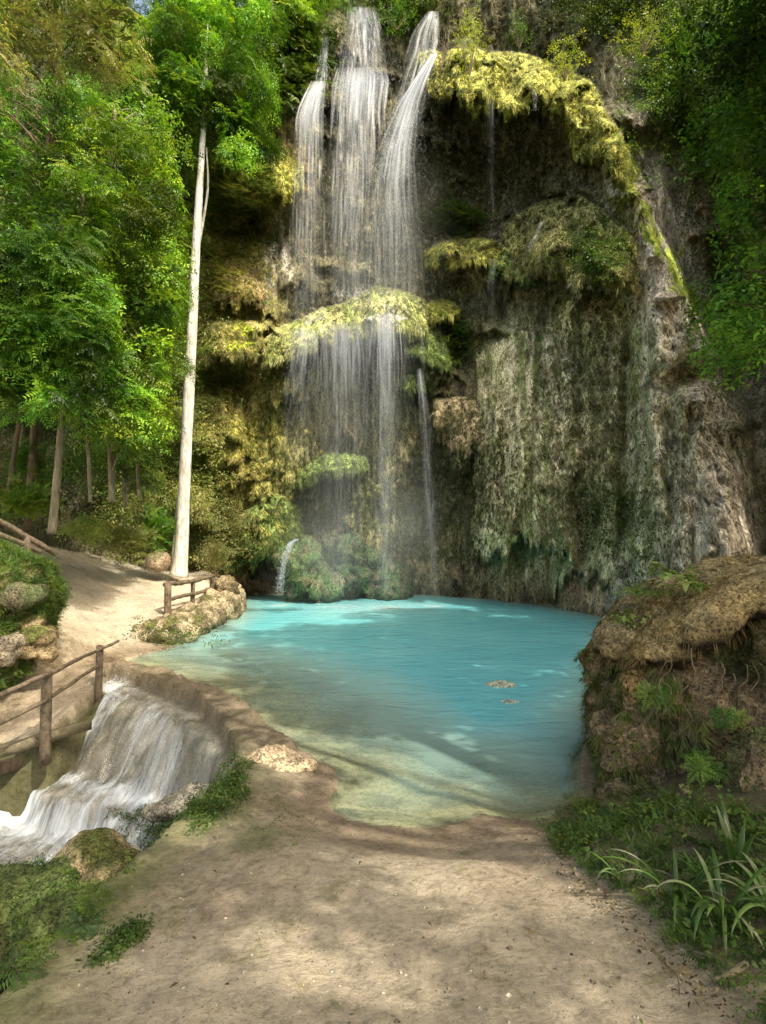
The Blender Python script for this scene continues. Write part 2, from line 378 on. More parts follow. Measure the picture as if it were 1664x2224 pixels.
# ------------------------------------------------------------------ plan polygons
def sdist(P, poly, closed=True):
    """(distance to the polyline, inside flag, index-parameter)"""
    P = np.asarray(P, float); A = np.asarray(poly, float); B = np.roll(A, -1, 0) if closed else A[1:]
    A_ = A if closed else A[:-1]; best = np.full(P.shape[:-1], 1e9); par = np.zeros(P.shape[:-1]); inside = np.zeros(P.shape[:-1], bool); run = 0.0
    for a, b in zip(A_, B):
        d = b - a; ln = math.hypot(*d); t = np.clip(((P - a) @ d) / (ln * ln), 0, 1)
        q = np.hypot(P[..., 0] - a[0] - t * d[0], P[..., 1] - a[1] - t * d[1]); m = q < best
        best = np.where(m, q, best); par = np.where(m, run + t * ln, par); run += ln
        if closed:
            c = ((a[1] > P[..., 1]) != (b[1] > P[..., 1])) & (P[..., 0] < (b[0] - a[0]) * (P[..., 1] - a[1]) / (b[1] - a[1] + 1e-12) + a[0])
            inside ^= c
    return best, inside, par
G2 = lambda L_, z=0.0: [gp(a, b, z)[:2] for a, b in L_]

crest_px = [(236, 1452), (330, 1478), (420, 1512), (482, 1566), (512, 1632)]
crest = np.array(G2(crest_px))
crest_out_px = [(258, 1440), (350, 1460), (445, 1490), (525, 1532), (590, 1585), (640, 1628)]
shore_front = [(668, 1648), (728, 1672), (738, 1700), (712, 1752), (760, 1782), (830, 1795), (930, 1802), (985, 1790), (1050, 1770), (1160, 1786), (1205, 1772)]
shore_right = [(1262, 1712), (1262, 1640), (1290, 1560), (1345, 1480), (1370, 1400), (1400, 1345)]
shore_back = [(1330, 1342), (1225, 1321), (1100, 1303), (930, 1291), (700, 1287), (560, 1289), (516, 1296)]
shore_left = [(502, 1340), (432, 1377), (370, 1408), (300, 1425)]
pool_poly = np.array(G2(crest_out_px) + G2(shore_front) + G2(shore_right) + G2(shore_back) + G2(shore_left))
shal_line = np.array(G2(crest_out_px) + G2(shore_front))
basin_poly = np.array([gp(-420, 1690, -.35)[:2], gp(0, 1604, -.3)[:2], gp(100, 1600, -.3)[:2], gp(205, 1492, -.02)[:2]] + list(crest) +
                      [gp(*p, .05)[:2] for p in ((528, 1690), (450, 1748), (332, 1850), (212, 1990), (140, 2100), (50, 2224))] + [np.array([-1.35, .4]), np.array([-9, .4]), np.array([-9, 4.5])])
bank_line = np.array([gp(*p, .05)[:2] for p in ((512, 1640), (528, 1690), (450, 1748), (332, 1850), (212, 1990), (140, 2100), (50, 2224))] + [np.array([-1.35, .0])])
leftwall_line = np.array([gp(-420, 1690, -.35)[:2], gp(0, 1604, -.3)[:2], gp(100, 1600, -.3)[:2], gp(205, 1492, -.02)[:2]])

ctrl = []
def cpz(px, py, z): q = gp(px, py, z); ctrl.append((q[0], q[1], z))
for x, y, z in [(0, 0, .42), (0, 1.9, .36), (1.4, 1.9, .42), (-1.3, 1.9, .34), (-1.2, 3, .2), (0, 3, .2), (1.3, 3.1, .28), (2.2, 3.2, .55), (3.2, 2.5, .8), (3, 0, .7), (-3, 0, .3), (.5, 4, .06), (1.7, 4.1, .2), (-1.1, 4.2, .14), (-.8, 5.0, .12), (2.8, 5, .3), (4, 7, .6), (8, 9, 1.0), (-3, -3, .4), (3, -3, .8), (-.5, 3.6, .14)]: ctrl.append((x, y, z))
for p in [(300, 1405, .12), (150, 1405, .3), (110, 1440, .15), (200, 1330, .5), (325, 1300, .58), (362, 1338, .36), (459, 1304, .36), (410, 1322, .36), (240, 1262, .85), (150, 1202, 1.5), (330, 1240, .95), (400, 1256, .8), (480, 1275, .62), (60, 1172, 1.85), (270, 1290, .66), (-100, 1160, 2.05), (0, 1590, -.3), (100, 1510, -.1), (205, 1485, 0), (0, 1505, -.08), (150, 1445, .1), (-150, 1560, -.2), (-300, 1400, .6), (230, 1430, .08), (280, 1380, .2)]: cpz(*p)
ctrl = np.array(ctrl)
def _tps_k(r2): return np.where(r2 > 1e-9, r2 * np.log(np.maximum(r2, 1e-9)), 0) * .5
_n = len(ctrl); _K = _tps_k(((ctrl[:, None, :2] - ctrl[None, :, :2]) ** 2).sum(-1)) + np.eye(_n) * 0.02
_P = np.hstack([np.ones((_n, 1)), ctrl[:, :2]]); _A = np.block([[_K, _P], [_P.T, np.zeros((3, 3))]])
_w = np.linalg.solve(_A, np.concatenate([ctrl[:, 2], np.zeros(3)]))
def tps(P):
    z = _w[_n] + P[..., 0] * _w[_n + 1] + P[..., 1] * _w[_n + 2]
    for i in range(_n): z = z + _w[i] * _tps_k((P[..., 0] - ctrl[i, 0]) ** 2 + (P[..., 1] - ctrl[i, 1]) ** 2)
    return np.clip(z, -.4, 2.6)
FW = np.array([-.30, -.954]); FN = np.array([.954, -.30]); _cs = crest @ FN; _ct = crest @ FW
def flow(P):
    s_ = P @ FN; d = P @ FW - np.interp(s_, _cs, _ct); foot = np.interp(s_, [-6.8, -6.2, -5.5, -5.0, -4.4, -3.85, -3.3], [.9, 1.25, 1.35, 1.15, .98, .72, .45]); return s_, d, foot
def cas_z(P, nb):
    s_, d, foot = flow(P); f2 = foot * (1 + .10 * fbm(s_ * 2.5, 0 * s_, 3.0, 3)); q = np.clip((d - .06) / (f2 - .06), 0, 1)
    z = -.13 - .10 * q - .60 * sstep(.38, 1.0, q) - .04 * sstep(0, .3, d - f2) - .27 * sstep(.34, .5, d - f2 + .12 * nb)
    return np.where(d < .06, np.interp(d, [-.02, .06], [.03, -.13]), z), d
CD = [0, .07, .15, .34, .5, .75, 1.15, 1.5, 1.62, 3]; CZ = [.03, .0, -.2, -.27, -.36, -.62, -.86, -.93, -1.18, -1.32]
def ground_z(P):
    P = np.asarray(P, float); x, y = P[..., 0], P[..., 1]
    z = tps(P)
    far = sstep(20, 40, np.hypot(x, y)); z = z * (1 - far) + .5 * far
    z = z + .05 * fbm(x * .9, y * .9, 1.0, 4) + .022 * fbm(x * 4, y * 4, 2.0, 4) + .01 * ridged(x * 6, y * 9, 3.0, 3) * sstep(8, 10, y)
    dp, ip, _ = sdist(P, pool_poly); ds, _, _ = sdist(P, shal_line, False); dc, _, u = sdist(P, crest, False)
    n = fbm(x * 2.2, y * 2.2, 5.0, 4); nl0 = ridged(x * 7, y * 7, 8.0, 3)
    z = np.where((y > 12.2) & (x > -3.6), np.minimum(z, .03), z)
    wend = sstep(.45, .0, np.hypot(x + 4.15, y - 8.4))
    zl = np.where(dp < 1.0, z * sstep(-.05, .9, dp + .1 * n) + .012, z)
    do_, _, _ = sdist(P, shal_line[:6], False); wf = sstep(.75, .35, np.minimum(dc, do_)); zl = zl * (1 - wf) + wf * (.05 + .05 * n + .03 * nl0)
    zs = -(np.interp(ds + .25 * n, [0, .15, .6, 1.4, 2.4, 4], [0, .04, .11, .30, .8, 1.6]) * np.interp(x, [-1.2, .6, 1.3], [.75, .8, 1.2])); ze = -np.interp(dp + .08 * n, [0, .12, .6, 2], [-.01, .2, .55, 1.3])
    crestside = np.exp(-(dc / .8) ** 2)
    zp = np.maximum(zs, ze) * 1.0 + .012 * ridged(x * 2.4, y * 4.2, 9.0, 3) * sstep(.15, .5, ds)
    zz = np.where(ip, np.minimum(zp, -.006), zl)
    db, ib, _ = sdist(P, basin_poly); dk, _, _ = sdist(P, bank_line, False); dw, _, _ = sdist(P, leftwall_line, False)
    nb = fbm(x * 3, y * 3, 7.0, 4); nl = ridged(x * 5, y * 5, 8.0, 3)
    cas, dfl = cas_z(P, nb); cas = cas + (.05 * nl + .05 * nb + .03 * ridged(x * 11, y * 6, 8.0, 2)) * sstep(.05, .3, dfl)
    bk = .05 - np.interp(dk, [0, .1, .4, .8, 2], [0, .12, .50, 1.0, 1.6]) + .09 * nb
    lw = np.where(dw < .06, -.35, -2)
    zb = np.maximum(np.maximum(cas, bk), np.maximum(-1.34 + .03 * nb, lw))
    return np.where(ib, np.minimum(zb, np.maximum(z, .05)), zz)

# ------------------------------------------------------------------ ground sheet
gx = np.concatenate([[-160, -90, -50, -30, -20, -14, -11], np.arange(-9, -5, .12), np.arange(-5, 2.6, .032), np.arange(2.6, 7, .09), [8, 9, 11, 14, 20, 30, 50, 90, 160]])
gy = np.concatenate([[-160, -90, -50, -30, -15, -8, -5, -3, -1.5, -.5, .3], np.arange(1.0, 4, .022), np.arange(4, 9, .032), np.arange(9, 16, .055), np.arange(16, 20, .2), [22, 25, 30, 40, 60, 90, 160]])
GX, GY = np.meshgrid(gx, gy); GP = np.stack([GX, GY], -1); GZ = ground_z(GP)
def lerp(a, b, t): return np.asarray(a) * (1 - t[..., None]) + np.asarray(b) * t[..., None]
dp, ip, _ = sdist(GP, pool_poly); db, ib, _ = sdist(GP, basin_poly); dc, _, cu = sdist(GP, crest, False); ds, _, _ = sdist(GP, shal_line, False); dk, _, _ = sdist(GP, bank_line, False)
n1 = fbm(GX * 1.3, GY * 1.3, 11.0, 5); n2 = fbm(GX * 4, GY * 4, 12.0, 4)
C = lerp((.54, .45, .32), (.43, .345, .24), sstep(-.3, .4, n1))
path = sstep(8.6, 10.5, GY); C = lerp(C, (.62, .54, .41), path); C = lerp(C, (.30, .24, .16), sstep(.35, .62, n2 + .25 * n1) * path * .5)
C = lerp(C, (.26, .19, .12), sstep(.75, .05, dp + .3 * n1) * (~ip) * .75)          # damp rim
crest_rim = np.exp(-(dc / .45) ** 2); C = lerp(C, lerp((.27, .215, .14), (.13, .11, .06), sstep(-.15, .35, n2)), crest_rim * .85 * (~ip))
C = lerp(C, (.13, .16, .05), sstep(.12, .5, n1 + .35 * n2 - .15) * sstep(7, 5, GY) * .62)           # thin moss film
C = lerp(C, (.17, .20, .05), sstep(.6, .0, dk + .2 * n2) * (~ib) * .6 * sstep(6, 4, GY))
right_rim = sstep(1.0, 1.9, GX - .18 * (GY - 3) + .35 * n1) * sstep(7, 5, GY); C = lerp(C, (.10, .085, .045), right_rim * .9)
pl = lerp((.56, .49, .33), (.42, .38, .27), sstep(-.2, .3, n2)); pl = lerp(pl, (.66, .56, .36), sstep(.25, .6, ridged(GX * 1.8 + .3 * n2, GY * 4.5, 21.0, 2)) * .8); C = np.where(ip[..., None], lerp(pl, (.30, .38, .30), sstep(1, 2.5, ds)), C)  # pale ridged lines: golden caustic light painted into the pool bed colour
bs = lerp((.44, .41, .32), (.22, .20, .135), sstep(-.2, .45, n2 + .3 * fbm(GX * 9, GY * 9, 3.0, 3))); _, dfl_, _ = flow(GP); bs = lerp(bs, (.17, .13, .07), sstep(.16, .0, np.abs(dfl_ - .04)) * .8)
dlw0, _, _ = sdist(GP, leftwall_line, False); bs = lerp(bs, (.12, .115, .045), sstep(.35, .05, dlw0) * .9); bs = lerp(bs, (.075, .08, .03), sstep(1.1, .6, dk) * sstep(.25, .6, dc)); C = np.where(ib[..., None], bs, C)
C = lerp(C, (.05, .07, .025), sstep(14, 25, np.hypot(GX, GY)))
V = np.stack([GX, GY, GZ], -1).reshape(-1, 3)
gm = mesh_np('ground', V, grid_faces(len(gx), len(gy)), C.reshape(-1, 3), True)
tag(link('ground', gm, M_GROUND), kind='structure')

# ------------------------------------------------------------------ pool water and stream water
wx = np.arange(-5.2, 8.4, .08); wy = np.arange(3.2, 20, .08); WX, WY = np.meshgrid(wx, wy); WP = np.stack([WX, WY], -1)
dpw, ipw, _ = sdist(WP, pool_poly); dcw, _, _ = sdist(WP, crest, False)
keep = ipw | (dpw < .30); fq = grid_faces(len(wx), len(wy)); k = keep.ravel()
fq = fq[k[fq].all(1)]; used = np.unique(fq); rm = np.zeros(len(k), int); rm[used] = np.arange(len(used))
depth = np.maximum(-ground_z(WP.reshape(-1, 2)[used]), 0)
wv = np.column_stack([WP.reshape(-1, 2)[used], np.full(len(used), .004)])
fo_ = np.zeros(len(wv))
for a_, b_, Y_, r_, k_ in [(745, 1288, 15.4, .9, .5), (838, 1290, 15.2, .5, .9), (942, 1292, 15.6, .3, .8), (606, 1286, 15.7, .3, .8), (790, 1285, 15.3, 1.7, .35)]:
    q_ = at(a_, b_, Y_); fo_ = np.maximum(fo_, k_ * np.exp(-(((wv[:, 0] - q_[0]) / r_) ** 2 + ((wv[:, 1] - q_[1]) / (r_ * .8)) ** 2)))
tag(link('pool_water', mesh_np('pool_water', wv, rm[fq], smooth=True, attrs={'depth': depth, 'foam': fo_}), M_POOL), kind='structure', label='milky turquoise pool below the waterfall')

# cascade over the weir: a sheet of running water over the stepped mound
cx_ = np.arange(-9, -.9, .035); cy_ = np.arange(2.6, 8.8, .035); CX, CY = np.meshgrid(cx_, cy_); CPt = np.stack([CX, CY], -1)
dbw, ibw, _ = sdist(CPt, basin_poly); dcw, _, uw = sdist(CPt, crest, False); dkw, _, _ = sdist(CPt, bank_line, False)
zz = ground_z(CPt); wz = np.maximum(zz + .02 + .010 * fbm(CX * 8, CY * 8, 2.0, 3), -1.17 + .03 * fbm(CX * 3, CY * 3, 4.0, 3))
sF, dF, footF = flow(CPt); dlw, _, _ = sdist(CPt, leftwall_line, False)
keep = (ibw & (dkw > .22) & (dF > -.02) & (dlw > .12) & ((zz < -.05) | (sF < -6.0))).ravel(); fq = grid_faces(len(cx_), len(cy_)); fq = fq[keep[fq].all(1)]
used = np.unique(fq); rm = np.zeros(len(keep), int); rm[used] = np.arange(len(used))
cv = np.stack([CX, CY, wz], -1).reshape(-1, 3)[used]; uu = sF.ravel()[used]; vv = dF.ravel()[used]; ff = footF.ravel()[used]
steep = -.055 + .22 * np.exp(-((uu + 6.0) / .42) ** 2) * sstep(-.1, .2, vv) + .10 * np.exp(-((uu + 4.85) / .18) ** 2) + .12 * np.exp(-((uu + 4.2) / .3) ** 2) * sstep(.2, .5, vv) + .06 * np.exp(-((uu + 3.6) / .3) ** 2)
steep = steep - .10 * sstep(.5, .2, vv) * sstep(-5.8, -5.4, uu) + .17 * np.exp(-((vv - ff - .06) / .12) ** 2) + .20 * np.exp(-((vv - ff - .52) / .16) ** 2) + .10 * sstep(.5, .9, vv - ff) * sstep(3.0, 1.4, vv - ff)
tag(link('cascade', mesh_np('cascade', cv, rm[fq], smooth=True, attrs={'u': uu, 'v': vv, 'foam': steep}), M_CASC),
    'low white cascade spilling over the curved weir beside the wooden fence', 'cascade')

# ------------------------------------------------------------------ the cliff : depth of the rock face along each sight line
SH = [ # px, top, half width, height, protrusion m, arch, slope, tint index, name, label
 (1105, 112, 205, 125, 2.3, .30, .18, 'Y', 'big sunlit yellow moss ledge jutting out at the top right of the falls'),
 (1290, 215, 70, 130, 1.4, .35, .75, 'Y', 'steep yellow moss shoulder below the right end of the topmost ledge'),
 (592, 325, 72, 118, 1.8, .15, .05, 'Y', 'golden moss ledge overhanging a black hollow left of the upper falls'),
 (505, 690, 66, 92, 1.7, .25, -.10, 'O', 'domed olive moss ledge with one bright green patch right of the white trunk'),
 (520, 570, 52, 82, 1.1, .4, .2, 'T', 'small tan rock lip with dry hanging roots above a dark slot'),
 (705, 668, 145, 82, 1.9, .35, -.32, 'B', 'wet moss apron catching the left side of the upper falls'),
 (838, 622, 105, 95, 2.1, .45, .05, 'B', 'bright domed ledge where the middle falls break and spread'),
 (925, 690, 60, 90, 1.5, .35, .5, 'G', 'green sloping moss ledge at the right edge of the lower curtain'),
 (1010, 515, 88, 55, 1.3, .5, -.08, 'Y', 'narrow yellow topped ledge in the middle of the dark cliff'),
 (1240, 425, 150, 178, 2.1, .45, .12, 'O', 'large rounded olive moss bulge on the right part of the cliff'),
 (1120, 530, 60, 70, 1.5, .5, .1, 'G', 'small grey green lip with thin drips left of the rounded bulge'),
 (955, 652, 44, 40, .9, .5, -.1, 'Y', 'tiny yellow ledge just right of the bright domed ledge'),
 (1150, 712, 120, 470, 1.9, .12, .06, 'C', 'tall tan curtain of dripstone hanging above the right side of the pool'),
 (1010, 862, 70, 120, .9, .15, .22, 'R', 'brown ragged hanging tufa lobe left of the tall dripstone curtain'),
 (572, 1085, 88, 118, 1.5, .4, -.35, 'G', 'green fluted moss dome over a low cave at the left end of the pool'),
 (720, 985, 75, 45, 1.1, .5, -.25, 'G', 'small green ledge behind the lower left curtain of water'),
 (905, 785, 34, 60, .9, .5, -.4, 'G', 'small fern green tuft ledge under the right end of the lower lip'),
 (1275, 610, 85, 640, .8, .15, .12, 'M', 'broad mossy fluted wall right of the tall dripstone curtain'),
 (445, 860, 50, 100, .9, .4, .0, 'O', 'olive moss bulge touching the right side of the white trunk'),
 (620, 800, 50, 70, .8, .4, -.2, 'O', 'olive moss bump left of the lower curtain of water'),
 (500, 915, 60, 70, .8, .4, -.15, 'Y', 'yellow olive moss bump midway down the left wall'),
 (420, 1045, 45, 75, .9, .5, .0, 'R', 'rusty orange moss bump beside the foot of the white trunk'),
 (1410, 880, 90, 420, .8, .2, .2, 'D', 'grey fluted rock buttress behind the near boulder'),
]
TINT = {'Y': ((.35, .34, .075), (.20, .215, .055)), 'O': ((.26, .245, .09), (.15, .155, .055)), 'T': ((.34, .26, .12), (.20, .16, .08)), 'B': ((.38, .38, .16), (.20, .24, .07)),
        'G': ((.15, .21, .06), (.10, .14, .045)), 'C': ((.42, .37, .245), (.22, .22, .10)), 'R': ((.38, .32, .20), (.19, .17, .085)), 'D': ((.30, .27, .22), (.17, .16, .11)), 'M': ((.34, .31, .19), (.18, .19, .085))}
bx = [-500, -100, 130, 330, 430, 520, 700, 930, 1100, 1220, 1330, 1500, 1664, 1900, 2300]
bd = [10.5, 14.0, 15.8, 16.9, 16.8, 17.8, 18.6, 18.4, 17.2, 15.8, 14.1, 12.6, 11.2, 9.5, 7.5]
lx = [-500, 400, 600, 950, 1300, 1664, 2300]; ll_ = [2.5, 3.0, 1.2, .8, 2.2, 3.5, 3.0]
MS = [(rng.uniform(410, 1600), rng.uniform(20, 1240), rng.uniform(16, 52), rng.uniform(18, 55), rng.uniform(.25, .75), rng.uniform(-.3, .3)) for _ in range(150)]
MS = [m for m in MS if not (1060 < m[0] < 1430 and 640 < m[1] < 1210 and rng.random() < .75)]
def cliff_D(px, py):
    """distance ahead of the camera of the rock face, and which ledge (index, 0 = none) owns the point"""
    wp = 14 * fbm(px / 60, py / 60, 1.0, 3); wq = 12 * fbm(px / 60, py / 60, 6.0, 3)
    x = px + wp; y = py + wq
    D = np.interp(x, bx, bd) + np.clip((1290 - y) / 1290, -.3, 1.8) * np.interp(x, lx, ll_)
    rp = np.clip((y - 260) / 950, 0, 1.2)                     # the long sloping rib on the right
    rxc = 1345 + 215 * rp; D = D - 1.5 * np.exp(-((x - rxc) / (55 + 60 * rp)) ** 2) * sstep(180, 330, y)
    D = D + 1.7 * np.exp(-((x - (rxc + 150)) / 70) ** 2) * sstep(300, 700, y)
    D = D + 1.0 * np.exp(-((x - 1090) / 130) ** 2 - ((y - 380) / 120) ** 2) + 1.1 * np.exp(-((x - 1275) / 34) ** 2 - ((y - 1140) / 75) ** 2)
    D = D + 1.6 * np.exp(-((x - 1500) / 60) ** 2 - ((y - 815) / 26) ** 2) + 1.2 * np.exp(-((x - 560) / 70) ** 2 - ((y - 500) / 55) ** 2) + 1.0 * np.exp(-((x - 500) / 60) ** 2 - ((y - 830) / 40) ** 2)
    D = D + 1.5 * np.exp(-((x - 580) / 75) ** 2 - ((y - 1245) / 34) ** 2) + .9 * np.exp(-((x - 960) / 90) ** 2 - ((y - 1080) / 120) ** 2) + .8 * np.exp(-((x - 1020) / 60) ** 2 - ((y - 780) / 60) ** 2)
    D = D - .45 * fbm(x / 150, y / 190, 2.0, 4)
    rg = .5 * fbm(px / 15, px * 0, 14.0, 3); drape = sstep(1030, 1120, x) * sstep(620, 720, y) * sstep(1700, 1560, x)
    D = D - drape * (.50 * ridged(x / 105 + .1 * rg, y / 900, 3.0, 2) + .16 * ridged(x / 34, y / 420, 7.0, 2))
    xl = 1330 + .45 * (y - 300); D = D + 1.3 * sstep(-8, 34, x - xl) * sstep(230, 320, y) * sstep(900, 820, y) * np.exp(-(np.maximum(x - xl, 0) / 190) ** 2)
    mb = np.zeros_like(D)
    for (cx, ty, hw, h, p, sl) in MS:
        u = (x - cx) / hw; mk = np.abs(u) < 1
        if not mk.any(): continue
        v = (y - ty - .35 * h * u * u - sl * (x - cx)) / (h * (1 + rg)); mk &= (v > 0) & (v < 1.1)
        q = np.where(mk, p * np.where(v < 1, np.clip(v, 0, 1) ** .6, np.clip(1 - (v - 1) / .1, 0, 1)) * np.sqrt(np.clip(1 - u * u, 0, 1)), 0); mb = np.maximum(mb, q)
    D = D - mb
    best = np.zeros_like(D); own = np.zeros(D.shape, int); vv = np.zeros_like(D)
    for i, (cx, ty, hw, h, p, arch, sl, tint, lab) in enumerate(SH):
        u = (x - cx) / hw; rag = .42 * fbm(px / 24, px * 0 + i * 3.3, 4.0, 3) + .22 * fbm(px / 7, px * 0, i * 1.7, 2)
        top = ty + arch * h * u * u + sl * (x - cx) ; hh = h * (1 - (.35 if h < 300 else .06) * u * u) * (1 + rag * min(1, 110 / h))
        v = (y - top) / hh; side = np.sqrt(np.clip(1 - u * u, 0, 1))
        k = .10 if h < 300 else .03
        prof = np.where(v < 1, np.clip(v / .8, 0, 1) ** .55 * (1 - .12 * sstep(.85, 1, v)), np.clip(1 - (v - 1) / k, 0, 1) * .88)
        q = np.where((v > 0) & (v < 1 + k) & (np.abs(u) < 1), p * prof * side, 0)
        if h > 300: q = q * sstep(0, .12, v + .06)
        m = q > best; best = np.where(m, q, best); own = np.where(m & (q > .12 * p), i + 1, own); vv = np.where(m, v, vv)
    return D - best, own, vv
def relief(P, px, py, left):
    x, y, z = P[..., 0], P[..., 1], P[..., 2]
    w = .35 * fbm(x * 1.2, z * .8, 0, 3)
    r = .20 * ridged((x + w) * 1.5, y * .6, z * .32, 4) + .16 * ridged((x + w * .5) * 4.2, y * 2, z * .75, 3) + .09 * ridged((x + w * .3) * 10, y * 4, z * 1.5, 2) + .06 * fbm(x * 16, y * 9, z * 5, 3)
    return r
stepx = 3.6
cpx = np.concatenate([np.arange(-500, -60, 22), np.arange(-60, 280, 7), np.arange(280, 1640, stepx), np.arange(1640, 2300, 18)])
cpy = np.concatenate([np.arange(-520, -40, 20), np.arange(-40, 1345, stepx), np.arange(1345, 1460, 12)])
PX, PY = np.meshgrid(cpx, cpy)
CDp, OWN, VV = cliff_D(PX, PY)
CPos = at(PX, PY, CDp); CPos[..., 1] -= 0
rel = relief(CPos, PX, PY, None)
Df = CDp - rel * np.interp(PX, [-100, 300, 420], [.3, .5, 1.0])
# a notch in the skyline on the left so that the blue of the sky can show between the tree tops
CPos = at(PX, PY, Df)
# albedo
dr_ = sstep(1040, 1120, PX) * sstep(660, 760, PY) * sstep(1560, 1430, PX) * sstep(1290, 1200, PY)
nw1 = fbm(PX / 45, PY / 45, 3.0, 4); nw2 = fbm(PX / 14, PY / 30, 5.0, 4); nw3 = fbm(PX / 110, PY / 110, 8.0, 3)
CC = lerp((.115, .105, .06), (.05, .048, .03), sstep(-.2, .3, nw1))
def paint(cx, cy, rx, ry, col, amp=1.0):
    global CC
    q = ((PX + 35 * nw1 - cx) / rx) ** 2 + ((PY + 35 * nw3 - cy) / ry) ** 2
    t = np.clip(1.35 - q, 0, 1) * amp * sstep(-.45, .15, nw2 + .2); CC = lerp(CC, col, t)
paint(450, 700, 170, 560, (.28, .26, .08), .75); paint(500, 1000, 150, 250, (.26, .25, .07), .8); paint(350, 850, 130, 380, (.17, .19, .055), .8)
paint(800, 900, 170, 330, (.13, .125, .06), .7); paint(640, 330, 60, 120, (.20, .15, .06), .6); paint(565, 290, 35, 60, (.38, .26, .15), .9)
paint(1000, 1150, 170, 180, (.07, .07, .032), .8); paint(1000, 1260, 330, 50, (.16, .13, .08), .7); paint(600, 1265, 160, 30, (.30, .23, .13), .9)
paint(1340, 900, 190, 430, (.27, .26, .17), .8); paint(1180, 950, 100, 300, (.34, .31, .21), .6); paint(1290, 1230, 80, 90, (.26, .19, .12), .8)
paint(1480, 900, 90, 420, (.32, .29, .24), .9); paint(1440, 560, 70, 330, (.38, .35, .31), .95); paint(1530, 640, 90, 220, (.28, .24, .20), .8); paint(1620, 1000, 90, 220, (.30, .26, .19), .7)
[paint(1330 + .45 * (yy_ - 300) - (12 + .11 * (yy_ - 300)), yy_, 22 + .12 * (yy_ - 300), 60, (.33, .30, .25), 1.0) for yy_ in np.linspace(340, 860, 14)]
[paint(1500 + .2 * (yy_ - 850), yy_, 90, 90, (.27, .24, .19), .9) for yy_ in np.linspace(880, 1180, 4)]
[paint(1460 + .43 * (yy_ - 430), yy_, 60, 90, (.24, .20, .16), .9) for yy_ in np.linspace(300, 760, 6)]
[paint(1334 + .45 * (yy_ - 300), yy_, 15, 40, (.20, .25, .035), 1.0) for yy_ in np.linspace(300, 660, 10)]
paint(1335, 325, 22, 34, (.60, .46, .03), 1.0); paint(1260, 700, 100, 180, (.13, .14, .05), .7); paint(1340, 640, 60, 250, (.15, .16, .05), .5)
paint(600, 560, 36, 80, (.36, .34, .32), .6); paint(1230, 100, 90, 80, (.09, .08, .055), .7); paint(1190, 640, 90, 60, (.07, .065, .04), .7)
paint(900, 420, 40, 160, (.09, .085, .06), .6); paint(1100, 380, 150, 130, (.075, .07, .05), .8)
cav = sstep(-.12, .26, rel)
for i, s_ in enumerate(SH):
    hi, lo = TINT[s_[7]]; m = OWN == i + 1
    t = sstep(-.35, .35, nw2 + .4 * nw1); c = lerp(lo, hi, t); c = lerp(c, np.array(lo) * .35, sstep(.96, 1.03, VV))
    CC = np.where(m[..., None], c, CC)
q = OWN == 13
CC = np.where((q & (np.abs(PX - 1172) < 14 + 12 * nw1) & (nw2 > -.15))[..., None], np.array((.11, .17, .04)), CC)
mg = (OWN == 4) & (((PX - 522) / 30) ** 2 + ((PY - 745) / 40) ** 2 < 1 + nw1); CC = np.where(mg[..., None], np.array((.24, .30, .02)), CC)
stk = fbm(PX / 11 + 2 * nw3, PY / 190, 31.0, 4); CC = lerp(CC, lerp((.12, .15, .05), (.38, .345, .245), sstep(-.28, .22, stk)), dr_ * .6)
CC = CC * (.42 + 1.05 * cav[..., None]) * (1.25 + .30 * sstep(1000, 1100, PX) * sstep(250, 600, PY))[..., None]  # right part lightened in colour to stand in for missing light
NX, NY = len(cpx), len(cpy); FQ = grid_faces(NX, NY); own_f = OWN.ravel()[FQ]
own_face = np.where((own_f > 0).sum(1) >= 2, own_f.max(1), 0)
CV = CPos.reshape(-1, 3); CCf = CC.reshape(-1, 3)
# remove skyline notch faces
fc_px = PX.ravel()[FQ].mean(1); fc_py = PY.ravel()[FQ].mean(1)
sky_line = np.interp(fc_px, [-500, 200, 260, 300, 345, 420, 480, 510, 545, 580, 700, 2300], [-520, -300, -20, 60, 70, 20, 30, 60, 70, -10, -200, -520])
vis = fc_py > sky_line
def sub_mesh(name, sel):
    f = FQ[sel]; used = np.unique(f); rm = np.zeros(len(CV), int); rm[used] = np.arange(len(used))
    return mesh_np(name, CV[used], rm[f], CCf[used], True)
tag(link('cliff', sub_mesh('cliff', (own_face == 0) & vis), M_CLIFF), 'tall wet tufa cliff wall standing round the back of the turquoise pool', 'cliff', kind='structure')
ledge_objs = {}
for i, s_ in enumerate(SH):
    nm = {'C': 'dripstone_curtain', 'D': 'rock_buttress'}.get(s_[7], 'mossy_ledge')
    me = sub_mesh(nm, (own_face == i + 1) & vis); piv = at(s_[0], s_[1] + s_[3] / 2, float(np.interp(s_[0], bx, bd)))
    o = empty(nm, piv, s_[8], 'dripstone' if s_[7] == 'C' else ('buttress' if s_[7] == 'D' else 'ledge'), 'mossy ledges on the cliff' if nm == 'mossy_ledge' else None)
    link('rock_body', me, M_CLIFF, o); ledge_objs[i + 1] = o

def cliff_at(px, py, off=0.0):
    D, own, v = cliff_D(px, py); P = at(px, py, D); D = D - relief(P, px, py, None) * np.interp(px, [-100, 300, 420], [.3, .5, 1.0])
    return at(px, py, D - off), own, v
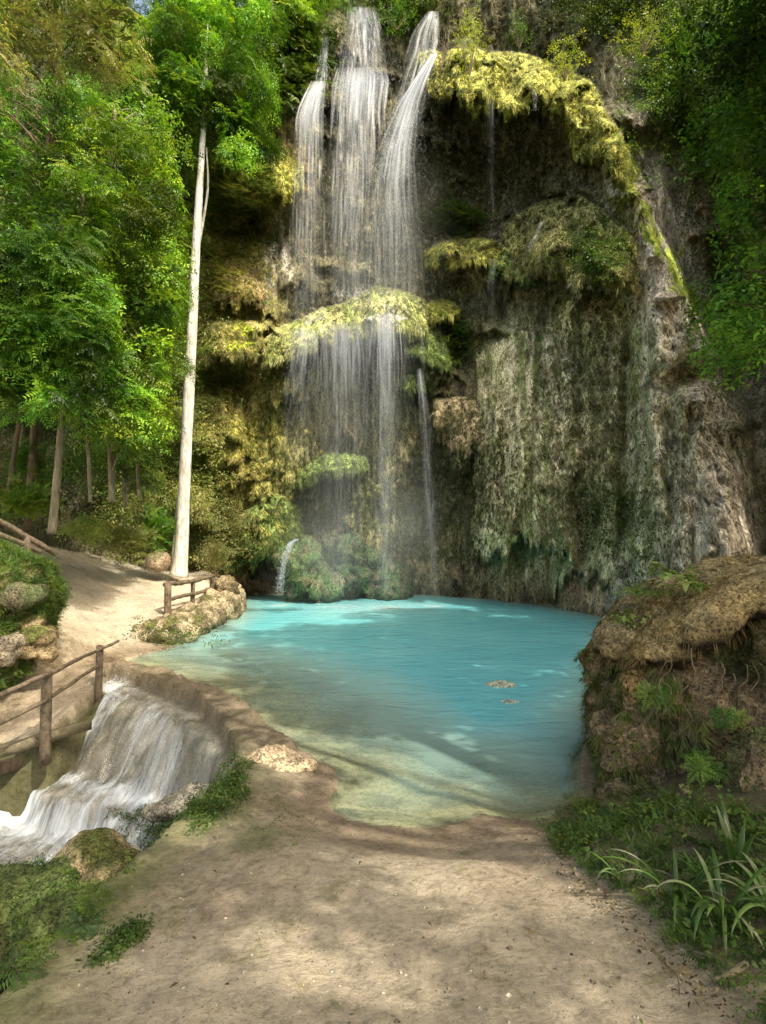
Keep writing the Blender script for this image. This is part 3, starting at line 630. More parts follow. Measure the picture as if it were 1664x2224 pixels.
# hanging moss on each ledge and over the cliff
def hang_on(L_, px, py, T, size, pal, jitter=.35, off=.01, pw=None, var=.3):
    P, own, v = cliff_at(px, py, off); n = len(px)
    d = np.tile([0, -.25, -1.0], (n, 1)) + rng.normal(scale=jitter, size=(n, 3)); up = np.tile([0, -1.0, .25], (n, 1)) + rng.normal(scale=.35, size=(n, 3))
    L_.add(T, P, d, up, size, pal, var=.45, leafvar=.45, pw=pw)
for i, s_ in enumerate(SH):
    cx, ty, hw, h, p, arch, sl, tint, lab = s_
    hi, lo = (np.array(c) for c in TINT[tint]); area = hw * h
    n = int(area * {'Y': .11, 'O': .085, 'B': .085, 'G': .10, 'T': .08, 'C': .03, 'R': .06, 'D': .012, 'M': .02}[tint]); n = min(n, 4200)
    LV = Leaves()
    px = rng.uniform(cx - hw, cx + hw, n * 2); u = (px - cx) / hw; v = rng.random(n * 2) ** .8 * 1.0; py = ty + arch * h * u * u + sl * (px - cx) + v * h * (1 - .35 * u * u)
    D, own, _ = cliff_D(px, py); k = own == i + 1; px, py = px[k][:n], py[k][:n]
    hang_on(LV, px, py, HANG, rng.uniform(.35, .95, len(px)) * (.62 if tint in 'CRDM' else .85), np.array([hi * 1.15, hi * .8, lo, lo * .8, (.14, .2, .04)]), pw=[.3, .3, .2, .12, .08])
    m = max(20, int(hw * (1.6 if tint in 'YBGO' else 1.0))); px = rng.uniform(cx - hw * .95, cx + hw * .95, m); u = (px - cx) / hw
    py = ty + arch * h * u * u + sl * (px - cx) + rng.uniform(.86, .99, m) * h * (1 - .35 * u * u)
    hang_on(LV, px, py, HANGL, rng.uniform(.4, 1.1, m) * (.8 if h < 300 else .55), np.array([hi, hi * .7, lo]), jitter=.12, off=.05)
    LV.build('hanging_moss', M_MOSS, ledge_objs[i + 1])

# ------------------------------------------------------------------ small growth over the cliff: moss, ferns and creepers nobody could count
LV = Leaves(); LG = Leaves()
def scatter(n, cx, cy, rx, ry):
    a = rng.normal(size=(n, 2)) * .5; return cx + a[:, 0] * rx, cy + a[:, 1] * ry
olive = np.array([(.30, .28, .08), (.19, .20, .055), (.38, .34, .09), (.13, .16, .04), (.38, .31, .13)])
darkm = np.array([(.13, .12, .07), (.07, .075, .035), (.24, .21, .13), (.10, .12, .04)])
green = np.array([(.07, .14, .025), (.11, .19, .03), (.045, .09, .02), (.16, .22, .04)])
for n, cx, cy, rx, ry, pal in [(9000, 480, 900, 120, 330, olive), (5000, 440, 600, 110, 200, olive), (2600, 700, 1080, 220, 150, np.array([(.13, .15, .05), (.09, .11, .035)])), (3000, 820, 500, 200, 330, darkm * 1.3),
                               (4500, 1120, 420, 230, 160, darkm), (3500, 1000, 1050, 130, 190, darkm * 1.1), (3600, 1265, 850, 120, 330, np.array([(.24, .23, .12), (.15, .17, .06), (.34, .31, .21)])),
                               (700, 1500, 950, 120, 300, np.array([(.28, .25, .19), (.17, .17, .10)])), (2500, 1100, 60, 300, 110, np.array([(.11, .105, .055), (.16, .14, .08), (.07, .085, .035)])),
                               (500, 1360, 400, 25, 110, np.array([(.24, .26, .05), (.16, .20, .04)])), (1800, 960, 300, 60, 260, darkm)]:
    px, py = scatter(n, cx, cy, rx, ry); hang_on(LV, px, py, HANG, rng.uniform(.3, .9, n), pal)
LV.build('cliff_moss', M_MOSS)
tag(bpy.data.objects['cliff_moss'], 'short hanging moss and dry roots covering the wet cliff', 'moss', kind='stuff')
def leafy_on(L_, px, py, T, size, pal, off=.08, droop=.35, pw=None):
    gk = ~((((px - 312) / 34) ** 2 + ((py - 4) / 30) ** 2 < 1) | (((px - 527) / 22) ** 2 + ((py - 4) / 24) ** 2 < 1)); px, py, size = px[gk], py[gk], size[gk]
    P, own, v = cliff_at(px, py, 0); n = len(px); P = P + np.column_stack([rng.normal(scale=.12, size=n), -rng.uniform(0, off * 2, n), rng.normal(scale=.08, size=n)])
    d = np.column_stack([rng.normal(scale=.7, size=n), -np.abs(rng.normal(scale=.9, size=n)) - .3, rng.normal(scale=.4, size=n) - droop]); up = np.tile([0, -.45, 1.0], (n, 1)) + rng.normal(scale=.3, size=(n, 3))
    L_.add(T, P, d, up, size, pal, pw=pw)
for n, cx, cy, rx, ry, T, pal, off in [
    (5200, 130, 700, 260, 620, BRDS, green * .55, .5), (900, 250, 930, 90, 120, BRDS, green * 1.1, .4), (2600, 330, 420, 110, 330, PINS, green * 1.3, .45), (1400, 490, 430, 60, 180, NARROW, np.array([(.34, .33, .09), (.24, .27, .07), (.42, .36, .14)]), .12), (2600, 390, 820, 80, 260, BRDS, np.array([(.24, .31, .07), (.33, .34, .10), (.15, .2, .05)]), .25),
    (2300, 350, 1080, 110, 110, BRDS, np.array([(.26, .33, .07), (.36, .36, .11), (.16, .22, .05)]), .35), (2000, 610, 120, 100, 130, PINS, green * 1.1, .5), (700, 560, 250, 60, 60, BRDS, green * 1.2, .3),
    (1500, 520, 420, 80, 120, NARROW, np.array([(.20, .24, .06), (.12, .17, .04)]), .2), (1500, 470, 1150, 60, 60, BRDS, np.array([(.22, .20, .06), (.13, .17, .05)]), .2),
    (3000, 1490, 190, 120, 180, BRDS, green * 1.4, .35), (2800, 1600, 450, 130, 380, BRDS, green * .7, .4), (1500, 870, 20, 80, 60, BRDS, green * .8, .4), (900, 1330, 40, 140, 60, BRDS, green * .6, .3),
    (300, 1590, 600, 50, 100, BRDS, green * .9, .2), (420, 1290, 560, 70, 60, BRDS, green * 1.2, .1), (300, 1330, 1120, 90, 100, BRDS, green * .7, .1), (350, 1000, 480, 50, 30, NARROW, green * .8, .2),
    (1600, -250, 700, 200, 700, BRD, green * .6, .5), (1400, 1950, 600, 200, 700, BRD, green * .5, .5), (900, 330, 60, 140, 80, PINS, green * .7, .6), (260, 1000, 730, 40, 60, NARROW, green * 1.1, .1)]:
    px, py = scatter(n, cx, cy, rx, ry); ok = py > np.interp(px, [200, 260, 300, 345, 420, 480, 510, 545, 580, 700], [-20, 0, 70, 80, 30, 40, 70, 80, 0, -300]); px, py = px[ok], py[ok]
    leafy_on(LG, px, py, T, rng.uniform(.7, 1.5, len(px)), pal, off)
LG.build('cliff_undergrowth', M_LEAF); tag(bpy.data.objects['cliff_undergrowth'], 'creepers and leafy undergrowth covering the steep slopes round the falls', 'undergrowth', kind='stuff')

# ------------------------------------------------------------------ trees
def gap(P):
    px, py, f = proj(P); return (((px - 312) / 30) ** 2 + ((py - 4) / 26) ** 2 < 1) | (((px - 527) / 18) ** 2 + ((py - 4) / 20) ** 2 < 1)
def bough(L_, c, rad, flat, n, T, pal, sc=1.0, droop=.5, pw=None):
    a = rng.uniform(0, 2 * np.pi, n); q = rad * np.sqrt(rng.random(n)); dz = -droop * q * q / max(rad, .01) + rng.normal(scale=flat, size=n)
    P = np.column_stack([c[0] + np.cos(a) * q, c[1] + np.sin(a) * q, c[2] + dz]); ks = ~gap(P); P, a, q = P[ks], a[ks], q[ks]; n = len(P)
    if n == 0: return
    d = np.column_stack([np.cos(a), np.sin(a), -.35 - .5 * q / rad]) + rng.normal(scale=.35, size=(n, 3)); up = np.tile([0, 0, 1.0], (n, 1)) + rng.normal(scale=.3, size=(n, 3))
    L_.add(T, P, d, up, rng.uniform(.75, 1.25, n) * sc, pal, pw=pw, var=.28)
def tree(name, label, cat, trunk, Y, regions, K, pal, T=None, rad=.34, dens=66, bark=None, sc=.66, droop=.8, group=None, flat=.16, Yspread=2.2, limb=True, extra=None):
    T = PIN if T is None else T
    pts = np.array([at(p[0], p[1], p[3] if len(p) > 3 else Y) for p in trunk]); rr = [p[2] * Y / F for p in trunk]
    o = empty(name, pts[0], label, cat, group)
    c = curve(np.column_stack([pts, rr]), 26); tb = Tubes(); tb.add(c[:, :3], c[:, 3], 11)
    LV = Leaves(); done = []
    for (x0, y0, x1, y1) in regions:
        kk = max(2, int(K * (x1 - x0) * (y1 - y0) / sum((r[2] - r[0]) * (r[3] - r[1]) for r in regions)))
        for _ in range(kk):
            for t in range(14):
                px, py = rng.uniform(x0, x1), rng.uniform(y0, y1); yy = Y + rng.uniform(-.5, .5) * Yspread
                b = at(px, py, yy)
                if all(np.linalg.norm(b - e) > rad * .8 for e in done): break
            done.append(b); r_ = rad * rng.uniform(.7, 1.25)
            bough(LV, b, r_, flat, int(.85 * dens * (r_ / .45) ** 2), T[rng.integers(len(T))] if isinstance(T, list) else T, np.array(pal) * rng.choice([.3, .6, .9, 1.2, 1.6]), sc * rng.uniform(.85, 1.5), droop)  # bough tone factor paints in dark gaps and sunlit patches
            if limb:
                i = int(np.clip(np.argmin(np.abs(c[:, 2] - (b[2] - .5))), 2, 25)); s0 = c[i, :3]; mid = (s0 + b) / 2 + np.array([0, 0, .25])
                cu = curve([s0, mid, b], 7); tb.add(cu, np.linspace(min(c[i, 3] * .35, .03), .006, 7), 6, .05, False)
    if extra: extra(tb, c)
    tb.build('trunk', bark or M_GREYBARK, o); LV.build('crown', M_LEAF, o)
    return o
bright = np.array([(.15, .29, .028), (.21, .35, .032), (.09, .20, .02), (.30, .39, .04)]); mid_g = np.array([(.085, .22, .028), (.13, .27, .032), (.06, .155, .02), (.19, .32, .038)])
deep = np.array([(.045, .13, .03), (.07, .17, .03), (.03, .09, .02)]); oliv = np.array([(.22, .26, .06), (.14, .19, .045), (.30, .30, .09), (.26, .21, .09)])
TG = 'trees on the left slope'
tree('leafy_tree', 'tall bright leaved tree with thin mottled trunk in the middle of the left slope', 'tree', [(243, 1090, 7), (240, 900, 7), (238, 700, 7), (232, 470, 6), (246, 330, 4), (250, 240, 3)], 10.6, [(150, 240, 380, 640), (190, 640, 330, 960)], 150, bright, T=[PIN, BRD, BRDS, BRDS], group=TG)
tree('leafy_tree', 'green tree whose short pale trunk stands at the top of the sandy path', 'tree', [(112, 1160, 9), (122, 1060, 8), (138, 860, 7), (148, 720, 5), (150, 600, 3)], 9.4, [(-60, 500, 230, 850)], 115, mid_g * 1.1, T=[PIN, PINS, BRD], group=TG)
tree('leafy_tree', 'dark green tree with a brown upper trunk high in the left corner', 'tree', [(60, 1150, 9), (85, 800, 9), (98, 470, 9), (104, 330, 7), (120, 220, 4)], 11.6, [(-80, 150, 290, 500)], 125, mid_g, T=[BRD, BRDS, PINS], group=TG, bark=M_BROWNBARK)
tree('leafy_tree', 'small shaded tree tucked between the leafy slope and the white trunk', 'tree', [(272, 1100, 5), (268, 960, 5), (262, 800, 4), (270, 640, 3)], 12.2, [(210, 830, 330, 1040), (290, 500, 390, 800)], 60, bright * .9, T=[BRDS, PINS], rad=.34, group=TG)
tree('leafy_tree', 'leaning dark thin trunked tree at the far left edge', 'tree', [(12, 1110, 5), (35, 960, 5), (52, 850, 5), (50, 700, 3)], 11.0, [(-120, 620, 60, 860)], 12, deep, group=TG, bark=M_BROWNBARK)
tree('leafy_tree', 'slim grey trunked tree second from the left edge behind the fence', 'tree', [(36, 1110, 5), (46, 960, 5), (56, 820, 4), (60, 700, 3)], 12.4, [(-60, 780, 110, 900)], 7, deep, rad=.45, group=TG)
for k_, (tp, lab_) in enumerate([([(196, 1090, 4), (190, 900, 4), (186, 700, 3), (180, 420, 3)], 'very slim pale sapling trunk left of the tall mottled trunk'), ([(302, 1080, 4), (296, 900, 4), (300, 640, 3), (292, 420, 2.5)], 'thin grey sapling with sparse leaves nearest the white trunk')]):
    tree('sapling', lab_, 'tree', tp, 10.0 + 1.4 * k_, [(tp[-1][0] - 40, 360, tp[-1][0] + 45, 560)], 8, mid_g, T=BRDS, group=TG, rad=.3)
tree('feathery_tree', 'olive brown feathery tree with drooping narrow leaves across the top left corner', 'tree', [(-190, 700, 14), (-120, 300, 12), (0, 60, 8), (140, -40, 5), (280, -60, 3)], 7.4, [(-120, -90, 210, 120), (180, -60, 290, 130)], 60, np.array([(.16, .22, .05), (.11, .16, .035), (.24, .26, .07), (.20, .17, .07)]), T=[NARROW, PINS, BRDS], rad=.28, dens=80, droop=1.0, flat=.14, limb=False, sc=.5, bark=M_BROWNBARK)
def fork(tb, c):
    P = np.array([at(448, 320, 14.9), at(452, 400, 14.9), at(443, 470, 15.0), at(430, 540, 15.05)])[::-1]; tb.add(curve(P, 12), np.linspace(.045, .02, 12), 8)
    P = np.array([at(374, 1238, 14.9), at(384, 1120, 15.0), at(398, 980, 15.05), at(406, 880, 15.05)]); tb.add(curve(P, 14), np.linspace(.05, .03, 14), 8)
tree('white_trunk_tree', 'tall tree with a bare straight white trunk left of the waterfall', 'tree', [(388, 1252, 20, 14.8), (394, 1200, 14, 14.8), (403, 1000, 12, 14.8), (415, 760, 11, 14.8), (428, 500, 8.5, 14.8), (438, 340, 6.5, 14.8), (447, 190, 5.5, 14.8), (447, 130, 3, 14.9), (452, 50, 1.2, 15)], 15.2,
     [(320, -20, 585, 205), (320, 150, 425, 340), (468, 150, 585, 310)], 100, bright * np.array([.8, .95, 1]), T=[PINS, BRDS], rad=.42, dens=55, sc=.85, bark=M_PALE, limb=False, extra=fork)
tree('background_tree', 'hazy light green tree on the rim above the golden ledge', 'tree', [(610, 260, 6), (600, 150, 6), (590, 60, 5), (585, -60, 3)], 19, [(555, -70, 650, 90)], 12, bright * np.array([.9, .85, 1.1]), T=PINS, rad=.8, dens=80, Yspread=2.4, sc=1.3)
tree('background_tree', 'dark bushy tree on the rim between the left and middle falls', 'tree', [(700, 190, 6), (690, 110, 6), (700, 20, 5)], 20, [(600, 60, 660, 170), (640, -60, 740, 10)], 14, deep * 1.6, T=BRD, rad=.6, dens=60, Yspread=1.5)
tree('background_tree', 'light green tree on the rim between the middle and right falls', 'tree', [(865, 150, 6), (870, 60, 6), (880, -40, 4)], 20.5, [(820, -70, 930, 55)], 12, bright * .8, T=BRD, rad=.6, dens=60, Yspread=1.5)
tree('background_tree', 'tree on the skyline left of the patch of blue sky', 'tree', [(240, 200, 7), (240, 80, 6), (230, -30, 4)], 16.5, [(200, -80, 285, 110)], 16, deep, T=PINS, rad=.65, dens=70, Yspread=1.5)
tree('background_tree', 'tree on the skyline between the two patches of blue sky', 'tree', [(420, 220, 7), (410, 80, 6), (420, -30, 4)], 16.5, [(345, -80, 505, 110)], 24, mid_g, T=PINS, rad=.65, dens=70, Yspread=1.5)
tree('shaded_tree', 'dark tree filling the top right corner', 'tree', [(1800, 900, 20), (1760, 500, 18), (1700, 200, 12), (1650, 50, 6)], 8.2, [(1545, -80, 1800, 300)], 40, mid_g * .85, T=BRD, rad=.42, dens=60, sc=.7, bark=M_BROWNBARK)
tree('leafy_tree', 'leafy tree leaning in from the right edge above the near boulder', 'tree', [(1850, 1000, 20), (1800, 800, 16), (1720, 600, 10), (1660, 480, 6)], 7.8, [(1600, 350, 1800, 560), (1560, 560, 1800, 790)], 46, mid_g * 1.1, T=BRD, rad=.36, dens=52, sc=.62, bark=M_BROWNBARK)

def shrub(name, label, px, py, Y, wpx, hpx, pal, T=BRDS, n=160, stems=6, sc=.8, cat='shrub', group=None, bark=None, base_dy=.5, bare=False):
    s = Y / F; c = at(px, py, Y); base = at(px, py + hpx * base_dy, Y + .1); o = empty(name, base, label, cat, group); tb = Tubes(); LV = Leaves()
    for i in range(stems):
        a = rng.uniform(-1, 1); e = c + np.array([a * wpx * .42 * s, rng.uniform(-.3, .3) * wpx * s * .5, rng.uniform(.0, .5) * hpx * s]); mid = (base + e) / 2 + np.array([a * .05, 0, .03])
        tb.add(curve([base, mid, e], 8), np.linspace(.016 if not bare else .012, .005, 8), 5, .05, False)
        if bare:
            for k in range(5):
                f = rng.uniform(.3, .95); q = base + (e - base) * f; e2 = q + np.array([rng.normal() * .12, rng.normal() * .08, rng.uniform(.08, .25)]); tb.add(np.array([q, (q + e2) / 2 + .01, e2]), [.006, .004, .003], 4, 0, False)
    tb.build('stem', bark or M_BROWNBARK, o)
    if not bare:
        P = c + rng.normal(size=(n, 3)) * np.array([wpx * .22, wpx * .2, hpx * .24]) * s; d = unit(P - (c - np.array([0, 0, hpx * s * .4]))) + rng.normal(scale=.4, size=(n, 3))
        LV.add(T, P, d, np.tile([0, -.3, 1.0], (n, 1)) + rng.normal(scale=.3, size=(n, 3)), rng.uniform(.6, 1.2, n) * sc, pal); LV.build('foliage', M_LEAF, o)
    return o
lime = np.array([(.34, .42, .03), (.44, .48, .04), (.22, .32, .03)])
shrub('ridge_shrub', 'tall lime yellow shrub growing upright on the left end of the topmost ledge', 1020, 90, 15.6, 75, 150, lime, n=150)
shrub('ridge_shrub', 'lime yellow shrub spreading over the right end of the topmost ledge', 1228, 130, 15.0, 100, 90, lime, n=120)
shrub('ridge_shrub', 'bright green shrub on the dark slope above the right end of the topmost ledge', 1395, 75, 13.8, 120, 90, lime * .8, n=110)
shrub('ridge_shrub', 'dim green shrub growing behind the middle of the topmost ledge', 1128, 70, 16.6, 60, 70, mid_g * .6, n=90)
shrub('rim_shrub', 'leafy clump hanging over the very top of the middle fall', 745, 14, 17.9, 60, 30, mid_g * .9, n=70, sc=.8)
shrub('rim_shrub', 'leafy clump over the lip of the narrow left fall', 694, 44, 17.9, 46, 26, mid_g * .8, n=60, sc=.8)
shrub('rim_shrub', 'green clump between the tops of the middle and right falls', 862, 35, 17.3, 90, 60, mid_g, n=110, sc=.8)
shrub('bare_shrub', 'leafless twiggy shrub beside the falls at the left end of the topmost ledge', 960, 100, 15.9, 50, 90, None, bare=True, bark=M_GREYBARK, stems=8)
shrub('bare_shrub', 'leafless twiggy shrub on the slope right of the yellow shoulder', 1325, 180, 14.3, 60, 60, None, bare=True, bark=M_GREYBARK, stems=8)
i = 0
for (px, py, Y, w, h, pal, lab) in [(60, 1010, 12.0, 120, 90, mid_g * .9, 'round green shrub at the foot of the two thin dark trunks'), (190, 1010, 11.5, 110, 90, mid_g * np.array([.9, .9, 1.3]), 'grey green shrub behind the short pale trunk'),
                                    (60, 1090, 11.0, 110, 60, bright * .8, 'low light green shrub above the far handrail'), (300, 1090, 14.5, 110, 110, np.array([(.26, .27, .09), (.18, .22, .06)]), 'yellow green shrub with arching twigs above the bright path'),
                                    (340, 1150, 14.700000000000001, 70, 70, mid_g, 'small ferny shrub between the boulder and the white trunk'), (180, 1150, 10.6, 90, 50, np.array([(.25, .30, .07), (.18, .24, .05)]), 'low pale shrub on the upper edge of the path'),
                                    (265, 1170, 13.8, 110, 70, np.array([(.25, .26, .09), (.16, .20, .05)]), 'grassy shrub overhanging the upper edge of the bright path'), (470, 1210, 15.5, 70, 80, np.array([(.25, .22, .08), (.15, .18, .05)]), 'dry olive shrub right of the foot of the white trunk')]:
    shrub('slope_shrub', lab, px, py, Y, w, h, pal, n=210, T=BRDS if i % 2 else PINS, sc=.75, group='shrubs along the sandy path'); i += 1

# ------------------------------------------------------------------ rocks
def blob(blobs, voxel, amp, seed, colf, freq=1.6, flute=1.0, smooth=True, disp=None):
    bm = bmesh.new()
    for b in blobs:
        c, r = b[0], b[1]; m = Matrix.Translation(Vector([float(v) for v in c])) @ (Matrix.Rotation(b[2], 4, 'Z') if len(b) > 2 else Matrix.Identity(4)) @ (Matrix.Rotation(b[3], 4, 'Y') if len(b) > 3 else Matrix.Identity(4)) @ Matrix.Diagonal((r[0], r[1], r[2], 1))
        bmesh.ops.create_icosphere(bm, subdivisions=3, radius=1, matrix=m)
    me = bpy.data.meshes.new('rock_tmp'); bm.to_mesh(me); bm.free(); o = bpy.data.objects.new('rock_tmp', me); COL.objects.link(o)
    md = o.modifiers.new('r', 'REMESH'); md.mode = 'VOXEL'; md.voxel_size = voxel
    dg = bpy.context.evaluated_depsgraph_get(); ev = o.evaluated_get(dg); m2 = bpy.data.meshes.new_from_object(ev); bpy.data.objects.remove(o)
    n = len(m2.vertices); V = np.zeros(n * 3); m2.vertices.foreach_get('co', V); V = V.reshape(-1, 3); Nn = np.zeros(n * 3, np.float32); m2.vertices.foreach_get('normal', Nn) if hasattr(m2.vertices[0], 'normal') else None
    Nn = Nn.reshape(-1, 3).astype(float)
    d = amp * (ridged(V[:, 0] * freq + seed, V[:, 1] * freq, V[:, 2] * freq * flute, 4) * .8 + fbm(V[:, 0] * freq * 3 + seed, V[:, 1] * freq * 3, V[:, 2] * freq * 3 * flute, 4) * .8 + 1.6 * fbm(V[:, 0] * freq * .7 + seed, V[:, 1] * freq * .7, V[:, 2] * freq * .7 + 5, 3))
    if disp is not None: d = d + disp(V)
    V2 = V + Nn * d[:, None]; m2.vertices.foreach_set('co', V2.astype(np.float32).ravel()); m2.update()
    Cc = colf(V2, Nn, fbm(V2[:, 0] * 3, V2[:, 1] * 3, V2[:, 2] * 3 + seed, 4)); c4 = np.ones((n, 4), np.float32); c4[:, :3] = Cc
    a = m2.color_attributes.new('Col', 'FLOAT_COLOR', 'POINT'); a.data.foreach_set('color', c4.ravel())
    m2.polygons.foreach_set('use_smooth', np.ones(len(m2.polygons), bool)); return m2, V2, Nn
def cmix(a, b, nlo=-.2, nhi=.3, moss=None, mossn=.4):
    def f(V, Nn, n):
        c = lerp(a, b, sstep(nlo, nhi, n))
        if moss is not None: c = lerp(c, moss, sstep(mossn - .3, mossn + .3, Nn[:, 2] + .8 * n))
        return c
    return f
def cover(L_, V, Nn, T, n, mask, sc, pal, tilt=.4, up=None, down=False, pw=None):
    i = rng.choice(len(V), n * 3); i = i[mask(V[i], Nn[i])][:n]; P = V[i]; Nv = unit(Nn[i]); m = len(i)
    if down: d = Nv * .35 + np.array([0, 0, -1.0]) + rng.normal(scale=.3, size=(m, 3)); u = Nv + rng.normal(scale=.2, size=(m, 3))
    else: d = rng.normal(scale=1, size=(m, 3)) + Nv * .5; u = Nv + np.array([0, 0, .4]) + rng.normal(scale=tilt, size=(m, 3))
    L_.add(T, P, d, u, rng.uniform(.6, 1.2, m) * sc, pal, pw=pw)

# near boulder on the right
A = lambda px, py, Y: at(px, py, Y)
bl = [(A(1500, 1610, 4.6), (.9, .7, .8)), (A(1380, 1520, 4.9), (.42, .6, .8)), (A(1640, 1500, 4.4), (.9, .7, .72)), (A(1480, 1760, 4.3), (.75, .5, .4)), (A(1700, 1700, 4.1), (.7, .6, .6)), (A(1310, 1640, 5.0), (.28, .45, .42)), (A(1400, 1460, 4.9), (.4, .5, .45)), (A(1330, 1760, 4.6), (.35, .35, .2)), (A(1560, 1770, 3.8), (.6, .4, .34)), (A(1400, 1780, 4.1), (.42, .35, .24)), (A(1680, 1800, 3.5), (.4, .35, .3))]
def bcol(V, Nn, n):
    c = lerp((.19, .14, .08), (.08, .062, .036), sstep(-.3, .25, n)); n2 = fbm(V[:, 0] * 1.6, V[:, 1] * 1.6, V[:, 2] * 1.1 + 4, 3)
    c = lerp(c, (.20, .18, .14), sstep(.1, .4, n2) * .6); c = lerp(c, (.30, .18, .06), sstep(.15, .4, -n2) * .6); c = lerp(c, (.06, .08, .02), sstep(.4, 1.0, Nn[:, 2] + n) * .8); return c
ob = empty('near_boulder', A(1500, 1800, 4.4), 'huge brown boulder with an overhanging root covered cap at the right edge of the pool', 'boulder')
hole = A(1600, 1400, 4.0)
bl = [(b[0] + np.array([.24, 0, 0]), b[1]) for b in bl]
me, BV, BN = blob(bl, .026, .17, 3.0, bcol, 2.8, .7, disp=lambda V: -.45 * np.exp(-(((V - hole) / np.array([.26, .5, .22])) ** 2).sum(1)) - .3 * np.exp(-(((V - A(1590, 1790, 3.5)) / np.array([.14, .4, .2])) ** 2).sum(1))); link('rock_body', me, M_ROCK, ob)
cap = [(A(1370, 1385, 4.75), (.36, .6, .13), 0, -.38), (A(1440, 1330, 4.7), (.45, .75, .15), 0, -.5), (A(1530, 1285, 4.7), (.5, .8, .16), 0, -.30), (A(1640, 1258, 4.6), (.6, .85, .16), 0, -.10), (A(1760, 1262, 4.5), (.6, .85, .18), 0, .1), (A(1338, 1412, 4.75), (.16, .35, .12), 0, -.3)]
cap = [(b[0] + np.array([.10, 0, 0]),) + tuple(b[1:]) for b in cap]
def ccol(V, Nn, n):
    c = lerp((.30, .22, .10), (.155, .115, .055), sstep(-.2, .3, n)); c = lerp(c, (.38, .29, .15), sstep(.5, 1.0, Nn[:, 2]) * sstep(-.2, .2, n)); return lerp(c, (.04, .03, .02), sstep(-.2, -.7, Nn[:, 2]))  # lit top and shaded underside put into the cap colour
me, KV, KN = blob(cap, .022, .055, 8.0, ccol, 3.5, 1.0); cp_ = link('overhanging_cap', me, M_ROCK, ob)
LV = Leaves(); cover(LV, KV, KN, HANG, 2600, lambda V, n: (n[:, 2] > -.3) & (fbm(V[:, 0] * 2.5, V[:, 1] * 2.5, V[:, 2] * 2, 3) > -.08), .22, np.array([(.28, .19, .08), (.17, .12, .05), (.36, .27, .12), (.22, .20, .06)]), down=True)
cover(LV, KV, KN, HANGL, 420, lambda V, n: (n[:, 2] < .1) & (n[:, 1] < .2), .28, np.array([(.20, .13, .06), (.11, .075, .035)]), down=True); LV.build('root_fringe', M_MOSS, ob)
LV = Leaves(); cover(LV, BV, BN, BRDS, 700, lambda V, n: (fbm(V[:, 0] * 2.2, V[:, 1] * 2.2, V[:, 2] * 2.2, 3) > .16), .42, green * .9)
cover(LV, BV, BN, HANG, 2600, lambda V, n: V[:, 0] < 2.3, .38, np.array([(.12, .15, .03), (.08, .10, .025), (.17, .19, .05)]), down=True)
cover(LV, BV, BN, GRASS, 300, lambda V, n: (n[:, 2] > .3), .4, green * .8); LV.build('clinging_plants', M_LEAF, ob)
# roots hanging down the boulder's face
tb = Tubes()
for q in range(14):
    px = rng.uniform(1430, 1664); y0 = rng.uniform(1400, 1500); Yr = 3.93 + .1 * rng.random(); P = [A(px, y0, Yr)]
    for s in range(6): px += rng.normal() * 12; y0 += rng.uniform(12, 34); P.append(A(px, y0, Yr + rng.normal() * .02))
    tb.add(curve(P, 16), np.linspace(.005, .002, 16), 5, .1, False)
tb.build('dangling_root', M_BROWNBARK, ob)
# ferns and rosettes standing on the cap and in the cracks of the boulder
def plant(name, label, P, T, sc, pal, cat='plant', n=1, group=None, spread=.0, up=(0, -.2, 1)):
    o = None; LV = Leaves(); P0 = np.asarray(P, float); PP = P0 + rng.normal(size=(n, 3)) * np.array([spread, spread, spread * .3])
    LV.add(T, PP, np.column_stack([rng.normal(size=n), rng.normal(size=n), np.zeros(n)]), np.tile(up, (n, 1)) + rng.normal(scale=.12, size=(n, 3)), rng.uniform(.75, 1.15, n) * sc, pal, leafvar=.2)
    o = empty(name, P0, label, cat, group); LV.build('foliage', M_LEAF, o); return o
lg = np.array([(.20, .28, .07), (.28, .34, .10), (.14, .22, .05)])
plant('fern', 'light green fern tuft on the left part of the boulder cap', A(1400, 1285, 4.55), FERN, .6, lg, n=5, spread=.1)
plant('leafy_plant', 'pale leaved rosette plant standing on top of the boulder cap', A(1462, 1248, 4.5), BRD, 1.0, lg * 1.25, n=6, spread=.06)
plant('leafy_plant', 'small whitish rosette at the left tip of the boulder cap', A(1365, 1340, 4.45), BRDS, .8, lg * 1.3, n=4, spread=.05)
plant('fern', 'green fern growing from the face of the boulder under its cap', A(1445, 1510, 3.95), FERN, .38, mid_g * .8, n=4, spread=.06, up=(-.2, -1, .5))
plant('fern', 'green fern in the middle of the boulder face', A(1530, 1655, 3.75), FERN, .38, mid_g * .8, n=5, spread=.07, up=(-.1, -1, .5))
plant('fern', 'thin fern high on the face of the boulder at the photo edge', A(1590, 1560, 3.75), FERN, .3, mid_g * .8, n=4, spread=.1, up=(0, -1, .4))

